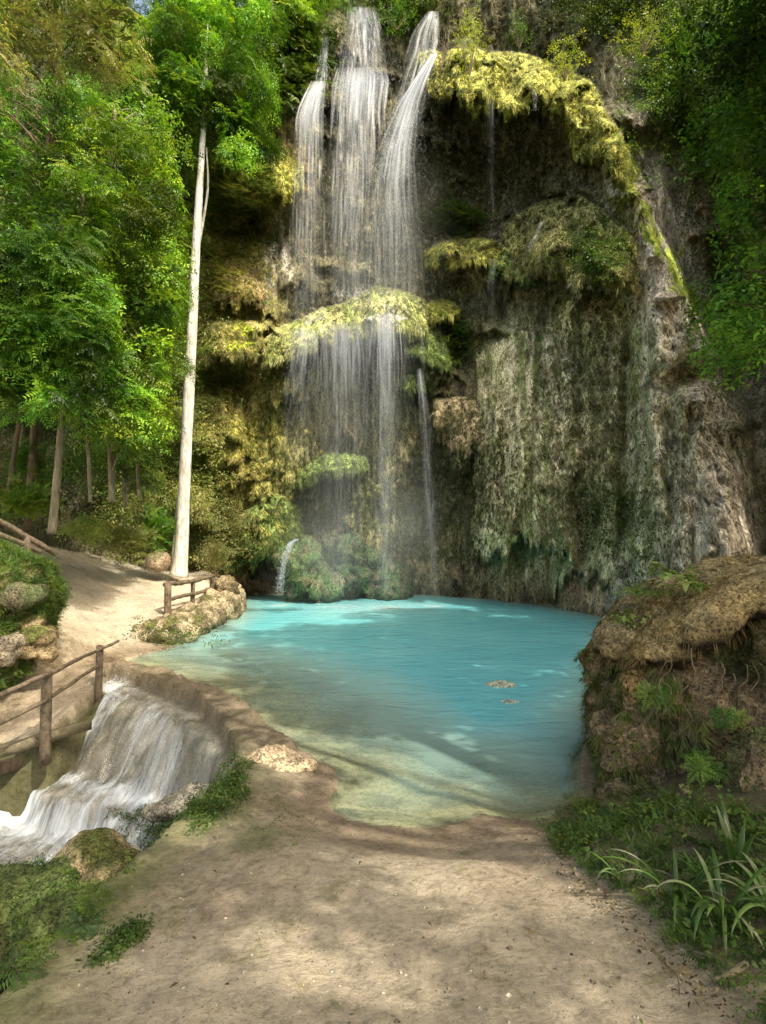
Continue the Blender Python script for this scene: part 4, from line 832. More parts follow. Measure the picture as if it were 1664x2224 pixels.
# strap leaved plants
def strap(name, label, P, n, Ln, Wd, pal, spread=1.0, lean=(0, 0), up=.9, droop=1.0):
    P = np.asarray(P, float); Vs = []; Fs = []; Cs = []; k0 = 0
    for i in range(n):
        a = rng.uniform(0, 2 * np.pi); r0 = .05 * rng.random(); b = P + [math.cos(a) * r0, math.sin(a) * r0, 0]; l = .66 * Ln * rng.uniform(.55, 1.1)
        hd = np.array([math.cos(a) * spread + lean[0], math.sin(a) * spread + lean[1]]); w = .72 * Wd * rng.uniform(.7, 1.2); bend = droop * rng.uniform(.5, 1.25); ang = rng.uniform(1.0, 1.45) * up
        m = 13; pos = b.copy(); row = []; col = np.array(pal[rng.integers(len(pal))]) * rng.uniform(.8, 1.2); hh = np.append(hd / (np.linalg.norm(hd) + 1e-6), 0)
        side = np.array([-hh[1], hh[0], 0]); tip_white = rng.random() < .4
        for j in range(m):
            t = j / (m - 1); ww = w * (math.sin(min(1, t * 1.6 + .25) * math.pi / 2)) * (1 - t ** 3.0) + .001
            th = ang - bend * 2.2 * t ** 1.6
            dirv = hh * math.cos(th) + np.array([0, 0, math.sin(th)]); nrm = np.cross(side, dirv)
            row += [pos - side * ww / 2 + nrm * ww * .22, pos, pos + side * ww / 2 + nrm * ww * .22]
            cc = col * (1 + .25 * t) ; cc = cc * (1 - .0) if not (tip_white and t > .6) else cc * .3 + np.array([.4, .38, .26]) * .7
            Cs += [cc * 1.05, cc * .8, cc]; pos = pos + dirv * l / (m - 1)
        Vs += row
        for j in range(m - 1):
            q = k0 + j * 3; Fs += [[q, q + 1, q + 4, q + 3], [q + 1, q + 2, q + 5, q + 4]]
        k0 += m * 3
    return tag(link(name, mesh_np(name, np.array(Vs), np.array(Fs), np.clip(np.array(Cs), 0, 1), True), M_BLADE), label, 'plant', 'strap leaved plants below the boulder')
sp = np.array([(.08, .16, .03), (.11, .20, .04), (.055, .11, .025), (.16, .25, .07)])
def gz(px, py, guess=.4):
    z = guess
    for _ in range(4): q = gp(px, py, z); z = float(ground_z(q[None, :2])[0])
    q = gp(px, py, z); q[2] = z; return q
strap('strap_leaf_plant', 'smallest strap leaved clump nearest the water', gz(1360, 1925), 10, .42, .024, sp, lean=(-.3, -.2))
strap('strap_leaf_plant', 'dense strap leaved clump with arching leaves in the middle of the row', gz(1475, 1960), 16, .58, .03, sp, lean=(0, -.4))
strap('strap_leaf_plant', 'strap leaved clump drooping over the path beside the fallen stick', gz(1570, 2000), 18, .66, .034, sp, lean=(-.2, -.5))
strap('strap_leaf_plant', 'clump of broad upright sword shaped leaves against the boulder', gz(1600, 1900), 9, .52, .05, sp * .7, spread=.35, up=1.15, droop=.3, lean=(.15, .1))
strap('strap_leaf_plant', 'strap leaved clump at the right edge of the photo', gz(1690, 2010), 22, .6, .034, sp, lean=(-.4, -.3))

# low leaves along the foot of the boulder, the bank and litter
def ground_scatter(L_, n, poly_px, T, sc, pal, lift=.02, tilt=.35, dirz=0.0, pw=None, zg=.3, mask=None):
    poly = np.array([gz(*p, zg)[:2] for p in poly_px]); lo, hi = poly.min(0), poly.max(0)
    Q = rng.uniform(lo, hi, (n * 4, 2)); _, ins, _ = sdist(Q, poly); Q = Q[ins]
    if mask is not None: Q = Q[mask(Q)]
    Q = Q[:n]; z = ground_z(Q); m = len(Q)
    P = np.column_stack([Q, z + lift * rng.uniform(.3, 1.6, m)]); a = rng.uniform(0, 6.28, m)
    L_.add(T, P, np.column_stack([np.cos(a), np.sin(a), np.full(m, dirz)]), np.tile([0, 0, 1.0], (m, 1)) + rng.normal(scale=tilt, size=(m, 3)), rng.uniform(.5, 1.2, m) * sc, pal, pw=pw); return m
LV = Leaves(); foot = [(1180, 1790), (1260, 1740), (1400, 1745), (1700, 1790), (1750, 2260), (1640, 2260), (1540, 2130), (1400, 1985), (1270, 1900), (1215, 1850)]
ground_scatter(LV, 340, foot, BRDS, .42, green * .8, .05); ground_scatter(LV, 260, foot, GRASS, .5, green, .0); ground_scatter(LV, 90, foot, BRD, .42, green * .9, .08); ground_scatter(LV, 60, foot, FERN, .35, green, .02)
tag(LV.build('foot_undergrowth', M_LEAF), 'low leafy ground cover along the foot of the near boulder', 'ground cover', kind='stuff')
LV = Leaves(); bank = [(512, 1640), (540, 1660), (530, 1740), (460, 1790), (330, 1880), (250, 1900), (240, 1850), (330, 1790), (450, 1740)]
mk = lambda Q: fbm(Q[:, 0] * 3, Q[:, 1] * 3, 1.0, 3) > -.18
ground_scatter(LV, 950, bank, BRDS, .42, green * .85, .03, mask=mk, zg=0.0); ground_scatter(LV, 1000, [(500, 1700), (540, 1730), (440, 1800), (300, 1880), (235, 1830), (330, 1750)], BRDS, .4, green * .7, .02, zg=-.15)
ground_scatter(LV, 300, [(215, 1985), (280, 1930), (240, 1890), (-60, 1890), (-60, 2260), (60, 2240), (140, 2110)], BRD, .42, green, .05, zg=-.1, mask=mk); ground_scatter(LV, 150, [(230, 1990), (200, 1900), (-60, 1900), (-60, 2260), (70, 2230)], FERN, .4, green * .9, .04, zg=-.1)
ground_scatter(LV, 110, [(320, 2000), (300, 2040), (230, 2090), (180, 2110), (220, 2060), (280, 2010)], BRDS, .35, green * .8, .01, zg=.2)
tag(LV.build('bank_creeper', M_LEAF), 'creeping green leaves covering the bank below the foreground path', 'creeper', kind='stuff')
LV = Leaves(); LIT1 = t_broad(1, .01, .05, .028, seed=11); near = [(0, 2260), (300, 1900), (560, 1720), (700, 1780), (1160, 1800), (1250, 1900), (1700, 2260)]
litp = np.array([(.16, .10, .045), (.30, .22, .10), (.10, .13, .04), (.38, .30, .16), (.07, .05, .03)])
ground_scatter(LV, 900, near, LIT1, .22, litp, .004, .25); ground_scatter(LV, 34, near, LIT1, .7, litp, .01, .3)
ground_scatter(LV, 380, [(1180, 1800), (1260, 1900), (1420, 2010), (1560, 2160), (1640, 2260), (1500, 2200), (1330, 2010), (1220, 1920)], LIT1, .45, litp * .8, .006, .35)
ground_scatter(LV, 900, [(100, 1420), (330, 1400), (360, 1320), (440, 1280), (200, 1230), (130, 1300)], LIT1, .8, litp * .8, .006, .3)
STK = t_hang(1, 0, .12, .004, seed=3, spread=.1); ground_scatter(LV, 500, near, STK, .4, litp * .6, .006, .1)
ground_scatter(LV, 60, [(600, 1720), (700, 1790), (640, 1850), (520, 1800)], BRDS, .18, green, .006)
tag(LV.build('leaf_litter', M_LEAF), 'scattered dead leaves and twigs lying on the sandy ground', 'leaf litter', kind='stuff')
pb = []; pc = []
Qp = np.array([gz(rng.uniform(150, 1500), rng.uniform(1780, 2240)) for _ in range(420)] + [gz(rng.uniform(1150, 1300), rng.uniform(1760, 1900)) for _ in range(80)])
OCT = np.array([[1, 0, 0], [0, 1, 0], [-1, 0, 0], [0, -1, 0], [.1, .1, .7], [0, 0, -.6]]); FO = np.array([[0, 1, 4], [1, 2, 4], [2, 3, 4], [3, 0, 4], [1, 0, 5], [2, 1, 5], [3, 2, 5], [0, 3, 5]]); fo = []
for i_, q_ in enumerate(Qp):
    r_ = rng.uniform(.003, .010) * (1.8 if rng.random() < .06 else 1); pb.append(q_ + OCT * r_ * rng.uniform(.6, 1.3, (6, 3))); fo.append(FO + 6 * i_); pc.append(np.tile(np.array([(.42, .35, .25), (.25, .2, .14), (.5, .45, .36)][rng.integers(3)]), (6, 1)))
tag(link('gravel', mesh_np('gravel', np.concatenate(pb), np.concatenate(fo), np.concatenate(pc), True), M_ROCK), 'tiny loose pebbles strewn over the foreground path', 'gravel', kind='stuff')
tb = Tubes(); P = [gz(1550, 2143) + [0, 0, .02], gz(1590, 2128) + [0, 0, .025], gz(1622, 2110) + [0, 0, .03]]; tb.add(curve(P, 10), np.linspace(.011, .013, 10), 8, .1)
tag(tb.build('fallen_stick', M_PLANK), 'short broken tan stick lying at the right edge of the path', 'stick')
tb = Tubes(); P = [gz(1430, 2085) + [0, 0, .008], gz(1452, 2112) + [0, 0, .02], gz(1472, 2130) + [0, 0, .012], gz(1476, 2165) + [0, 0, .006]]; tb.add(curve(P, 14), np.linspace(.003, .002, 14), 5)
tag(tb.build('curved_twig', M_BROWNBARK), 'thin dark curved twig on bare ground left of the fallen stick', 'twig')

# left bank: grassy mound, rocks
def rock(name, label, blobs, vox, amp, seed, colf, cat='rock', mat=None, freq=2.2, moss=None, group=None):
    me, V, Nn = blob(blobs, vox, amp, seed, colf, freq); piv = np.mean([b[0] for b in blobs], 0)
    if moss is None: return tag(link(name, me, mat or M_ROCK), label, cat, group)
    o = empty(name, piv, label, cat, group); link('rock_body', me, mat or M_ROCK, o); LV = Leaves(); moss(LV, V, Nn); LV.build('moss_cover', M_LEAF, o); return o
tan = cmix((.36, .25, .13), (.18, .12, .065)); tanm = cmix((.33, .25, .14), (.17, .125, .065), moss=(.10, .11, .03), mossn=.75)
def mcov(n, sc=.45, T=BRDS, pal=green):
    return lambda L_, V, Nn: (cover(L_, V, Nn, T, n, lambda v, q: q[:, 2] > -.1, sc, pal), cover(L_, V, Nn, GRASS, n // 2, lambda v, q: q[:, 2] > 0, sc, pal))
rock('grassy_mound', 'steep mound covered with small green plants at the left edge', [(A(-40, 1320, 7.9), (.95, 1.0, .88)), (A(45, 1330, 8.3), (.45, .7, .45)), (A(-80, 1420, 7.4), (.8, .7, .6))], .06, .12, 2.0, cmix((.08, .09, .03), (.13, .11, .05)), 'mound', moss=lambda L_, V, Nn: (cover(L_, V, Nn, PINS, 3000, lambda v, q: q[:, 1] < .6, .36, green * 1.05), cover(L_, V, Nn, GRASS, 1500, lambda v, q: q[:, 2] > 0, .8, green * 1.2), cover(L_, V, Nn, FERN, 130, lambda v, q: q[:, 1] < .3, .5, green)))
rock('rock', 'orange brown rock at the foot of the grassy mound', [(A(75, 1395, 7.5), (.22, .3, .2)), (A(60, 1355, 7.6), (.2, .2, .12)), (A(95, 1420, 7.5), (.12, .2, .1))], .022, .09, 4.0, tanm)
rock('rock', 'grey brown rock cut by the left edge below the mound', [(A(5, 1400, 7.2), (.2, .25, .18)), (A(-10, 1430, 7.1), (.2, .2, .16))], .024, .09, 5.0, cmix((.26, .22, .16), (.13, .105, .08)))
rock('rock', 'rounded pale boulder lying just left of the white trunk', [(A(345, 1218, 14.9), (.33, .3, .25))], .03, .04, 6.0, cmix((.45, .37, .26), (.30, .22, .14)))
rock('rock', 'mossy dark boulder on the grassy mound', [(A(60, 1290, 7.5), (.18, .3, .10)), (A(35, 1300, 7.4), (.14, .2, .1))], .025, .08, 6.5, cmix((.10, .12, .05), (.15, .13, .08)))
plant('leafy_plant', 'glossy leafy plant beside the path near the left end of the near fence', gz(20, 1478, 0.0) + [0, 0, .12], BRD, 1.3, mid_g, n=9, spread=.1)
plant('leafy_plant', 'small leafy plant at the foot of the orange brown rock', gz(100, 1445, .1) + [0, 0, .08], BRDS, .9, bright, n=12, spread=.12)
rock('rock', 'flat topped tan rock above the stream in the lower left', [(A(205, 1870, 4.15), (.26, .26, .16)), (A(150, 1895, 4.1), (.2, .22, .16)), (A(250, 1905, 3.95), (.2, .25, .14))], .022, .05, 7.0, tanm, freq=3)
rock('rock', 'dark mossy rock bank hanging over the stream in the lower left corner', [(A(120, 1960, 3.9), (.36, .35, .22)), (A(20, 2010, 3.8), (.35, .4, .3)), (A(160, 2040, 3.4), (.3, .3, .2))], .026, .06, 8.0, cmix((.12, .10, .055), (.06, .055, .03), moss=(.08, .10, .03), mossn=.6), freq=3, moss=mcov(260, .36))
rock('rock', 'smooth wet cream rock splitting the stream below the bank', [(A(415, 1745, 5.25), (.36, .18, .10), .5), (A(360, 1760, 5.3), (.2, .15, .08), .2)], .018, .06, 9.0, cmix((.42, .38, .29), (.28, .25, .18)))
rock('rock', 'small pale wedge of rock between the tan rock and the green bank', [(A(265, 1870, 4.35), (.13, .2, .08), .6)], .018, .02, 9.5, cmix((.42, .38, .3), (.28, .24, .18)))
rock('rock', 'sunlit pale lumps of rock at the near end of the weir', [(gz(575, 1648, .05), (.2, .13, .05)), (gz(635, 1668, .05), (.2, .12, .05)), (gz(600, 1640, .05), (.2, .14, .04))], .013, .035, 10.0, cmix((.52, .40, .25), (.36, .27, .17)), freq=6)
rock('submerged_rock', 'larger pale brown rock just under the surface of the pool', [(gp(1080, 1490, -.02), (.26, .2, .045))], .02, .02, 11.0, cmix((.52, .55, .42), (.40, .46, .36)))
rock('submerged_rock', 'smaller rock under the water nearer the camera than its neighbour', [(gp(1110, 1528, -.025), (.17, .12, .04))], .02, .015, 12.0, cmix((.40, .48, .40), (.30, .40, .34)))
# stone revetment under the middle fence: individual stones
q0 = 0; wl = [(350, 1402, 0), (385, 1397, 0), (415, 1384, 0), (440, 1372, 0), (468, 1360, 0), (492, 1348, 0), (505, 1335, 0), (512, 1318, 0)]
names_ = ['leftmost low stone of the pool wall', 'second low stone of the pool wall from the left', 'third stone of the pool wall, leaning to the water', 'middle stone of the pool wall under the fence', 'fifth stone of the pool wall from the left', 'sixth stone of the pool wall from the left', 'seventh stone of the pool wall, near its far end', 'farthest stone of the pool wall']
for j, (a, b, z) in enumerate(wl):
    p = gp(a - 10, b - 8, 0.05); h_ = np.interp(j, [0, 3, 7], [.13, .24, .30])
    rock('wall_stone', names_[j], [(p + [0, .1, h_ * .6], (.36, .35, h_)), (p + [-.15, .3, h_], (.34, .35, h_ * .8))], .03, .12, 20.0 + j, cmix((.40, .33, .21), (.13, .105, .06), moss=(.13, .14, .04), mossn=1.15), 'stone', group='stones of the pool wall', freq=3.5)
rock('tree_stump', 'rough knobbly stump at the far end of the middle fence', [(A(487, 1275, 14.0), (.22, .22, .3)), (A(503, 1288, 13.9), (.15, .2, .28)), (A(470, 1262, 14.2), (.15, .15, .1))], .025, .09, 14.0, cmix((.30, .24, .14), (.13, .10, .055)), 'stump', freq=6)
LV = Leaves(); P = np.array([gp(385, 1375, .25) + rng.normal(size=3) * [.45, .25, .08] for _ in range(70)]); 
LV.add(BRDS, P, rdir(70), np.tile([0, -.3, 1.0], (70, 1)), rng.uniform(.4, .9, 70), green * .9); tag(LV.build('wall_creeper', M_LEAF), 'dark green creeper growing over the pool wall below the middle fence', 'creeper')
# rocky apron of tufa under the spout
def gdome(V, Nn, n): return lerp((.08, .14, .05), (.15, .145, .08), sstep(-.2, .3, n))
gs = lambda n, n_=0: (lambda L_, V, Nn: cover(L_, V, Nn, HANG, n, lambda v, q: q[:, 1] < .4, .5, np.array([(.09, .15, .05), (.12, .15, .055), (.06, .09, .03)]), down=True))
rock('mossy_mound', 'green mossy mound at the waterline with a thin spout falling beside it', [(A(655, 1245, 16.9), (.6, .6, .85)), (A(690, 1275, 16.8), (.6, .5, .35))], .06, .32, 13.0, gdome, 'mound', mat=M_CLIFF, freq=2, moss=gs(420))
rock('mossy_mound', 'wide dim green mound at the waterline behind the middle of the curtain', [(A(760, 1235, 17.4), (.9, .7, .8)), (A(840, 1265, 17.5), (.7, .6, .4))], .07, .38, 15.0, lambda V, Nn, n: gdome(V, Nn, n) * .7, 'mound', mat=M_CLIFF, freq=2, moss=gs(420))

# ------------------------------------------------------------------ fences
def rail(tb, a, b, r0, r1, n=9, sag=.0):
    P = [np.array(a) * (1 - t) + np.array(b) * t + np.array([0, 0, -sag * math.sin(math.pi * t)]) + rng.normal(size=3) * .006 for t in np.linspace(0, 1, n)]
    tb.add(P, np.linspace(r0, r1, n) * (1 + .07 * rng.normal(size=n)), 9, .07)
def fence(name, label, posts, rails, mat=M_WOOD):
    o = empty(name, posts[0][0], label, 'fence')
    for b, t, r in posts:
        tb = Tubes(); P = [np.array(b) * (1 - k) + np.array(t) * k for k in np.linspace(0, 1, 6)]; tb.add(P, [r * 1.06, r, r, r * .98, r * .97, r * .95], 12, .04); tb.build('post', mat, o)
    for a, b, r0, r1 in rails:
        tb = Tubes(); rail(tb, a, b, r0, r1); tb.build('rail', mat, o)
    return o
d_ = np.array([0, 0, -.25])
fence('wooden_fence', 'near wooden rail fence beside the cascade', [(A(98, 1610, 6.35) + d_, A(102, 1468, 6.35), .06), (A(214, 1492, 7.6) + d_, A(217, 1402, 7.6), .048), (A(-140, 1690, 5.3), A(-130, 1520, 5.3), .08)],
      [(A(-170, 1585, 5.2), A(104, 1464, 6.27), .031, .028), (A(96, 1468, 6.24), A(256, 1392, 8.0), .028, .018), (A(-160, 1648, 5.25), A(98, 1522, 6.27), .025, .023), (A(100, 1520, 6.3), A(214, 1445, 7.55), .023, .022)])
fence('wooden_fence', 'short middle fence on the stone wall at the left side of the pool', [(A(364, 1332, 11.5) + d_, A(365, 1268, 11.5), .075), (A(418, 1318, 12.8) + d_, A(419, 1262, 12.8), .05), (A(459, 1300, 14.0) + d_, A(460, 1250, 14.0), .05)],
      [(A(358, 1270, 11.45), A(420, 1262, 12.7), .05, .05), (A(416, 1263, 12.7), A(464, 1250, 13.9), .048, .045), (A(362, 1303, 11.45), A(418, 1290, 12.7), .045, .04), (A(418, 1291, 12.7), A(466, 1276, 13.9), .042, .04)])
fence('wooden_fence', 'far handrail descending from the left edge above the grassy mound', [(A(52, 1215, 8.9) + d_, A(60, 1165, 8.9), .05), (A(-160, 1130, 7.8) + d_ * 2, A(-150, 1050, 7.8), .06)],
      [(A(-170, 1035, 7.7), A(122, 1203, 9.3), .05, .045), (A(-170, 1085, 7.7), A(90, 1200, 9.1), .042, .04)])
# footbridge deck by the near fence
o = empty('footbridge', A(60, 1590, 6.3), 'low plank footbridge edge carrying the near fence at the left edge', 'footbridge')
def plank(name, a, b, w, h, parent, mat=M_PLANK):
    a = np.array(a, float); b = np.array(b, float); d = unit(b - a); s = unit(np.cross(d, [0, 0, 1])); n = 12; V = []
    for t in np.linspace(0, 1, n):
        p = a * (1 - t) + b * t
        for i, j in ((-1, -1), (1, -1), (1, 1), (-1, 1)): V.append(p + s * w / 2 * i + np.array([0, 0, 1]) * h / 2 * j + rng.normal(size=3) * .003)
    Fv = [[k * 4 + i, k * 4 + (i + 1) % 4, k * 4 + 4 + (i + 1) % 4, k * 4 + 4 + i] for k in range(n - 1) for i in range(4)] + [[3, 2, 1, 0], [4 * n - 4, 4 * n - 3, 4 * n - 2, 4 * n - 1]]
    return link(name, mesh_np(name, np.array(V), np.array(Fv)), mat, parent)
plank('edge_beam', A(-320, 1735, 5.2), A(196, 1572, 6.95), .09, .11, o)
plank('support_beam', A(-320, 1765, 5.3), A(140, 1625, 6.9), .1, .12, o, M_BROWNBARK)

# ------------------------------------------------------------------ waterfalls
WHITE = np.array([.84, .90, 1.0])
def waterfall(name, label, streams, parts='veil'):
    """streams: (nodes[(px,py,Y,halfwidth_px,alpha)], strands, veil_alpha)"""
    o = empty(name, at(*streams[0][0][0][:3]), label, 'waterfall'); Vs, Fs, Cs, k0 = [], [], [], 0; Vv, Fv, Cv, q0 = [], [], [], 0
    for nodes, ns, veil in streams:
        ns = int(ns * 1.5); nd = np.array(nodes, float); t0 = np.linspace(0, 1, len(nd)); yy = nd[:, 1]; tt = (yy - yy[0]) / (yy[-1] - yy[0])
        f = lambda t, i: np.interp(t, tt, nd[:, i])
        for s in range(ns):
            u = np.clip(rng.normal() * .5, -1.1, 1.1); a0 = rng.random() ** 1.1 * .95 if rng.random() < .7 else 0; ln = rng.uniform(.03, .30) ; a1 = min(1 - .13 * rng.random() ** 2, a0 + ln); a0 = min(a0, a1 - .04); m = max(4, int(ln * 26)); t = np.linspace(a0, a1, m)
            ph = rng.uniform(0, 6); wob = .03 * np.sin(t * 22 + ph)
            C_ = at(f(t, 0) + (u + wob) * f(t, 3), f(t, 1), f(t, 2) + rng.normal() * .10 - .05)
            w = rng.choice([.012, .02, .034, .055]) * rng.uniform(.7, 1.3) * np.sin(np.linspace(.35, math.pi - .15, m)) ** .6
            ang = rng.uniform(-1.2, 1.2); s_ = np.array([math.cos(ang), -math.sin(ang), 0])
            al = f(t, 4) * (1 - .45 * t) * rng.uniform(.05, .36) * np.sin(np.linspace(.15, math.pi - .1, m)) ** .5
            V_ = np.stack([C_ - s_ * w[:, None], C_, C_ + s_ * w[:, None]], 1).reshape(-1, 3); Vs.append(V_)
            i = np.arange(m - 1) * 3 + k0; Fs += [np.stack([i, i + 1, i + 4, i + 3], -1), np.stack([i + 1, i + 2, i + 5, i + 4], -1)]; k0 += 3 * m
            Cs.append(np.column_stack([np.tile(WHITE, (3 * m, 1)), np.stack([al * 0, al, al * 0], 1).ravel()]))
        # droplets torn off the strands
        nd_ = ns * 4; t = rng.random(nd_) ** .8; C_ = at(f(t, 0) + np.clip(rng.normal(size=nd_) * .75, -1.8, 1.8) * f(t, 3), f(t, 1), f(t, 2) - .1 * rng.random(nd_))
        hs = rng.uniform(.003, .007, nd_); hv = hs * rng.uniform(1.0, 5.0, nd_); V_ = np.stack([C_ + np.outer(hv, [0, 0, 1]), C_ + np.outer(hs, [1, 0, 0]), C_ - np.outer(hv, [0, 0, 1]), C_ - np.outer(hs, [1, 0, 0])], 1).reshape(-1, 3)
        Vs.append(V_); i = np.arange(nd_) * 4 + k0; Fs.append(np.stack([i, i + 1, i + 2, i + 3], -1)); k0 += 4 * nd_; Cs.append(np.column_stack([np.tile(WHITE, (4 * nd_, 1)), np.repeat(f(t, 4) * .7, 4)]))
        if veil > 0:
            nu, nv = 170, 70; u, t = np.meshgrid(np.linspace(-1.15, 1.15, nu), np.linspace(0, 1, nv)); hw = f(t, 3)
            st = .5 + .5 * fbm(u * hw / 7 + 31 * q0, t * 2.2, 0, 4) * 1.6; st2 = .5 + .8 * fbm(u * hw / 2.5, t * 3.5, q0 * 1.0, 3)
            al = .88 * (1 - .5 * t) * f(t, 4) * veil * np.clip(1 - (np.abs(u) / 1.1) ** 2.2, 0, 1) * np.clip(st * .8 + st2 * .4 - .1, 0, 1.4) * sstep(0, .03, t) * sstep(1.0, .85, t)
            P = at(f(t, 0) + u * hw, f(t, 1), f(t, 2) + .02 + .06 * fbm(u * 4, t * 3, 3.0 + q0, 2)).reshape(-1, 3); Vv.append(P); Fv.append(grid_faces(nu, nv) + q0 * nu * nv); q0 += 1
            Cv.append(np.column_stack([np.tile(WHITE, (nu * nv, 1)), np.clip(al, 0, .9).ravel()]))
    link('strands', mesh_np('strands', np.concatenate(Vs), np.concatenate(Fs), np.concatenate(Cs)), M_FALL, o)
    if Vv: link('veil', mesh_np('veil', np.concatenate(Vv), np.concatenate(Fv), np.concatenate(Cv), True), M_FALL, o)
    return o
waterfall('waterfall', 'narrow left fall dropping from the rim and fanning out', [([(708, 78, 18.3, 6, .9), (700, 150, 18.2, 11, .9), (694, 196, 18.0, 16, 1)], 90, .75), ([(692, 176, 18.0, 14, .6), (684, 200, 17.9, 18, 1), (672, 250, 17.6, 28, .8), (668, 420, 17.2, 32, .5), (664, 720, 16.8, 40, .28)], 420, .42)])
waterfall('waterfall', 'widest middle fall pouring from the highest notch in the rim', [([(786, 14, 18.4, 26, .35), (788, 45, 18.25, 34, .8), (788, 110, 18.1, 43, .7), (785, 178, 17.9, 50, .9)], 420, .7), ([(785, 146, 17.95, 46, .5), (784, 176, 17.8, 54, 1), (778, 240, 17.4, 52, .7), (772, 420, 17.0, 58, .5), (766, 700, 16.3, 66, .28)], 800, .46)])
waterfall('waterfall', 'right fall sliding diagonally off the edge of the topmost ledge', [([(942, 24, 17.6, 10, .8), (926, 70, 17.4, 26, .55), (918, 120, 17.2, 32, .55), (896, 190, 17.0, 34, .5), (872, 290, 16.8, 38, .4), (850, 420, 16.6, 40, .3)], 260, .4), ([(948, 40, 17.3, 4, .7), (946, 90, 17.0, 5, .8), (938, 132, 16.9, 7, .9)], 60, .5), ([(944, 118, 16.9, 5, 1), (915, 168, 16.7, 10, 1), (890, 220, 16.6, 18, 1), (862, 320, 16.4, 34, .9), (854, 400, 16.3, 44, .6), (856, 510, 16.2, 52, .4), (858, 690, 15.9, 58, .22)], 850, .5)])
waterfall('waterfall', 'long lower curtain of thin water falling from the bright ledge into the pool',
          [([(660, 715, 15.9, 30, .8), (655, 800, 15.8, 32, .5), (645, 1010, 15.8, 28, .15)], 230, .3), ([(745, 700, 15.6, 52, .6), (745, 850, 15.5, 54, .4), (745, 1060, 15.5, 50, .28), (745, 1288, 15.4, 46, .2)], 400, .3),
           ([(838, 684, 15.3, 26, .9), (838, 780, 15.2, 32, .6), (838, 1000, 15.2, 26, .38), (835, 1290, 15.2, 16, .35)], 300, .36), ([(912, 800, 15.6, 6, .5), (922, 900, 15.6, 9, .35), (932, 1060, 15.6, 10, .4), (942, 1292, 15.6, 10, .35)], 80, .35),
           ([(790, 690, 15.5, 110, .35), (790, 900, 15.4, 130, .25), (790, 1285, 15.3, 120, .15)], 420, .28)])
waterfall('trickle', 'thin broken trickle dripping from the topmost ledge over the dark wall', [([(1066, 205, 14.9, 10, .34), (1066, 350, 14.9, 9, .22), (1066, 520, 14.9, 9, .16)], 16, .10)])
waterfall('trickle', 'very short drip under the topmost ledge right of the broken trickle', [([(1162, 195, 14.6, 4, .6), (1162, 240, 14.6, 4, .3)], 12, .2)])
waterfall('trickle', 'faint trickle running off the narrow yellow ledge', [([(1072, 560, 14.7, 8, .4), (1066, 620, 14.7, 9, .25), (1064, 690, 14.7, 9, .12)], 16, .25)])
waterfall('trickle', 'tiny rill sliding down the left flank of the rounded moss bulge', [([(1178, 480, 14.3, 4, .3), (1160, 520, 14.1, 6, .35), (1150, 545, 14.0, 7, .25)], 22, .4)])
waterfall('spout', 'small curved white spout arching into the left end of the pool', [([(648, 1170, 16.1, 4, .9), (632, 1178, 16.0, 6, 1), (620, 1205, 15.9, 6, .9), (612, 1245, 15.8, 7, .9), (606, 1286, 15.7, 9, .9)], 90, .7)])
# white rills running over the bright ledges
LV = Leaves(); rp = []
for (x0, y0, x1, y1, n) in [(650, 715, 700, 670, 60), (730, 640, 800, 628, 60), (800, 690, 870, 680, 90), (940, 110, 900, 190, 40), (720, 186, 840, 174, 70), (820, 640, 870, 700, 40)]:
    t = rng.random(n); rp.append(np.column_stack([x0 + (x1 - x0) * t + rng.normal(size=n) * 8, y0 + (y1 - y0) * t + rng.normal(size=n) * 6]))
rp = np.vstack(rp); hang_on(LV, rp[:, 0], rp[:, 1], t_hang(8, .05, .2, .012, seed=12), rng.uniform(.4, .9, len(rp)), np.array([(.85, .88, .92)]), jitter=.25, off=.12)
tag(LV.build('ledge_spray', M_MOSS), 'white spray breaking on the bright ledges', 'spray', kind='stuff')

# drifting mist where the curtain meets the pool: soft puffs
def mist_material():
    m, nt, out = newmat('mist'); a = N(nt, 'ShaderNodeAttribute', attribute_name='Col')
    dif = N(nt, 'ShaderNodeBsdfDiffuse'); dif.inputs[0].default_value = (.85, .9, .95, 1); tl = N(nt, 'ShaderNodeBsdfTranslucent'); tl.inputs[0].default_value = (.85, .9, .95, 1)
    m1 = N(nt, 'ShaderNodeMixShader'); L(nt, dif.outputs[0], m1.inputs[1]); L(nt, tl.outputs[0], m1.inputs[2]); tr = N(nt, 'ShaderNodeBsdfTransparent')
    mx = N(nt, 'ShaderNodeMixShader'); L(nt, a.outputs['Alpha'], mx.inputs[0]); L(nt, tr.outputs[0], mx.inputs[1]); L(nt, m1.outputs[0], mx.inputs[2]); L(nt, mx.outputs[0], out.inputs[0]); return m
M_MIST = mist_material(); Vm, Fm, Cm = [], [], []; g = 13
for i in range(34):
    if i < 20: c = at(rng.uniform(650, 930), rng.uniform(1120, 1280), rng.uniform(14.8, 16.2)); r = rng.uniform(.7, 1.4); am = .045
    else: c = at(rng.uniform(680, 920), rng.uniform(350, 1100), rng.uniform(15.0, 16.0)); r = rng.uniform(1.0, 1.9); am = .025
    u, v = np.meshgrid(np.linspace(-1, 1, g), np.linspace(-1, 1, g)); a = rng.uniform(-.5, .5); q = np.sqrt(u * u + v * v)
    P = c + np.stack([u * math.cos(a) * r, u * math.sin(a) * r + .15 * (1 - q), v * r * 1.2], -1); P[..., 2] = np.maximum(P[..., 2], .02)
    Vm.append(P.reshape(-1, 3)); Fm.append(grid_faces(g, g) + i * g * g); Cm.append(np.column_stack([np.ones((g * g, 3)), (am * np.clip(1 - q, 0, 1) ** 1.3).ravel()]))
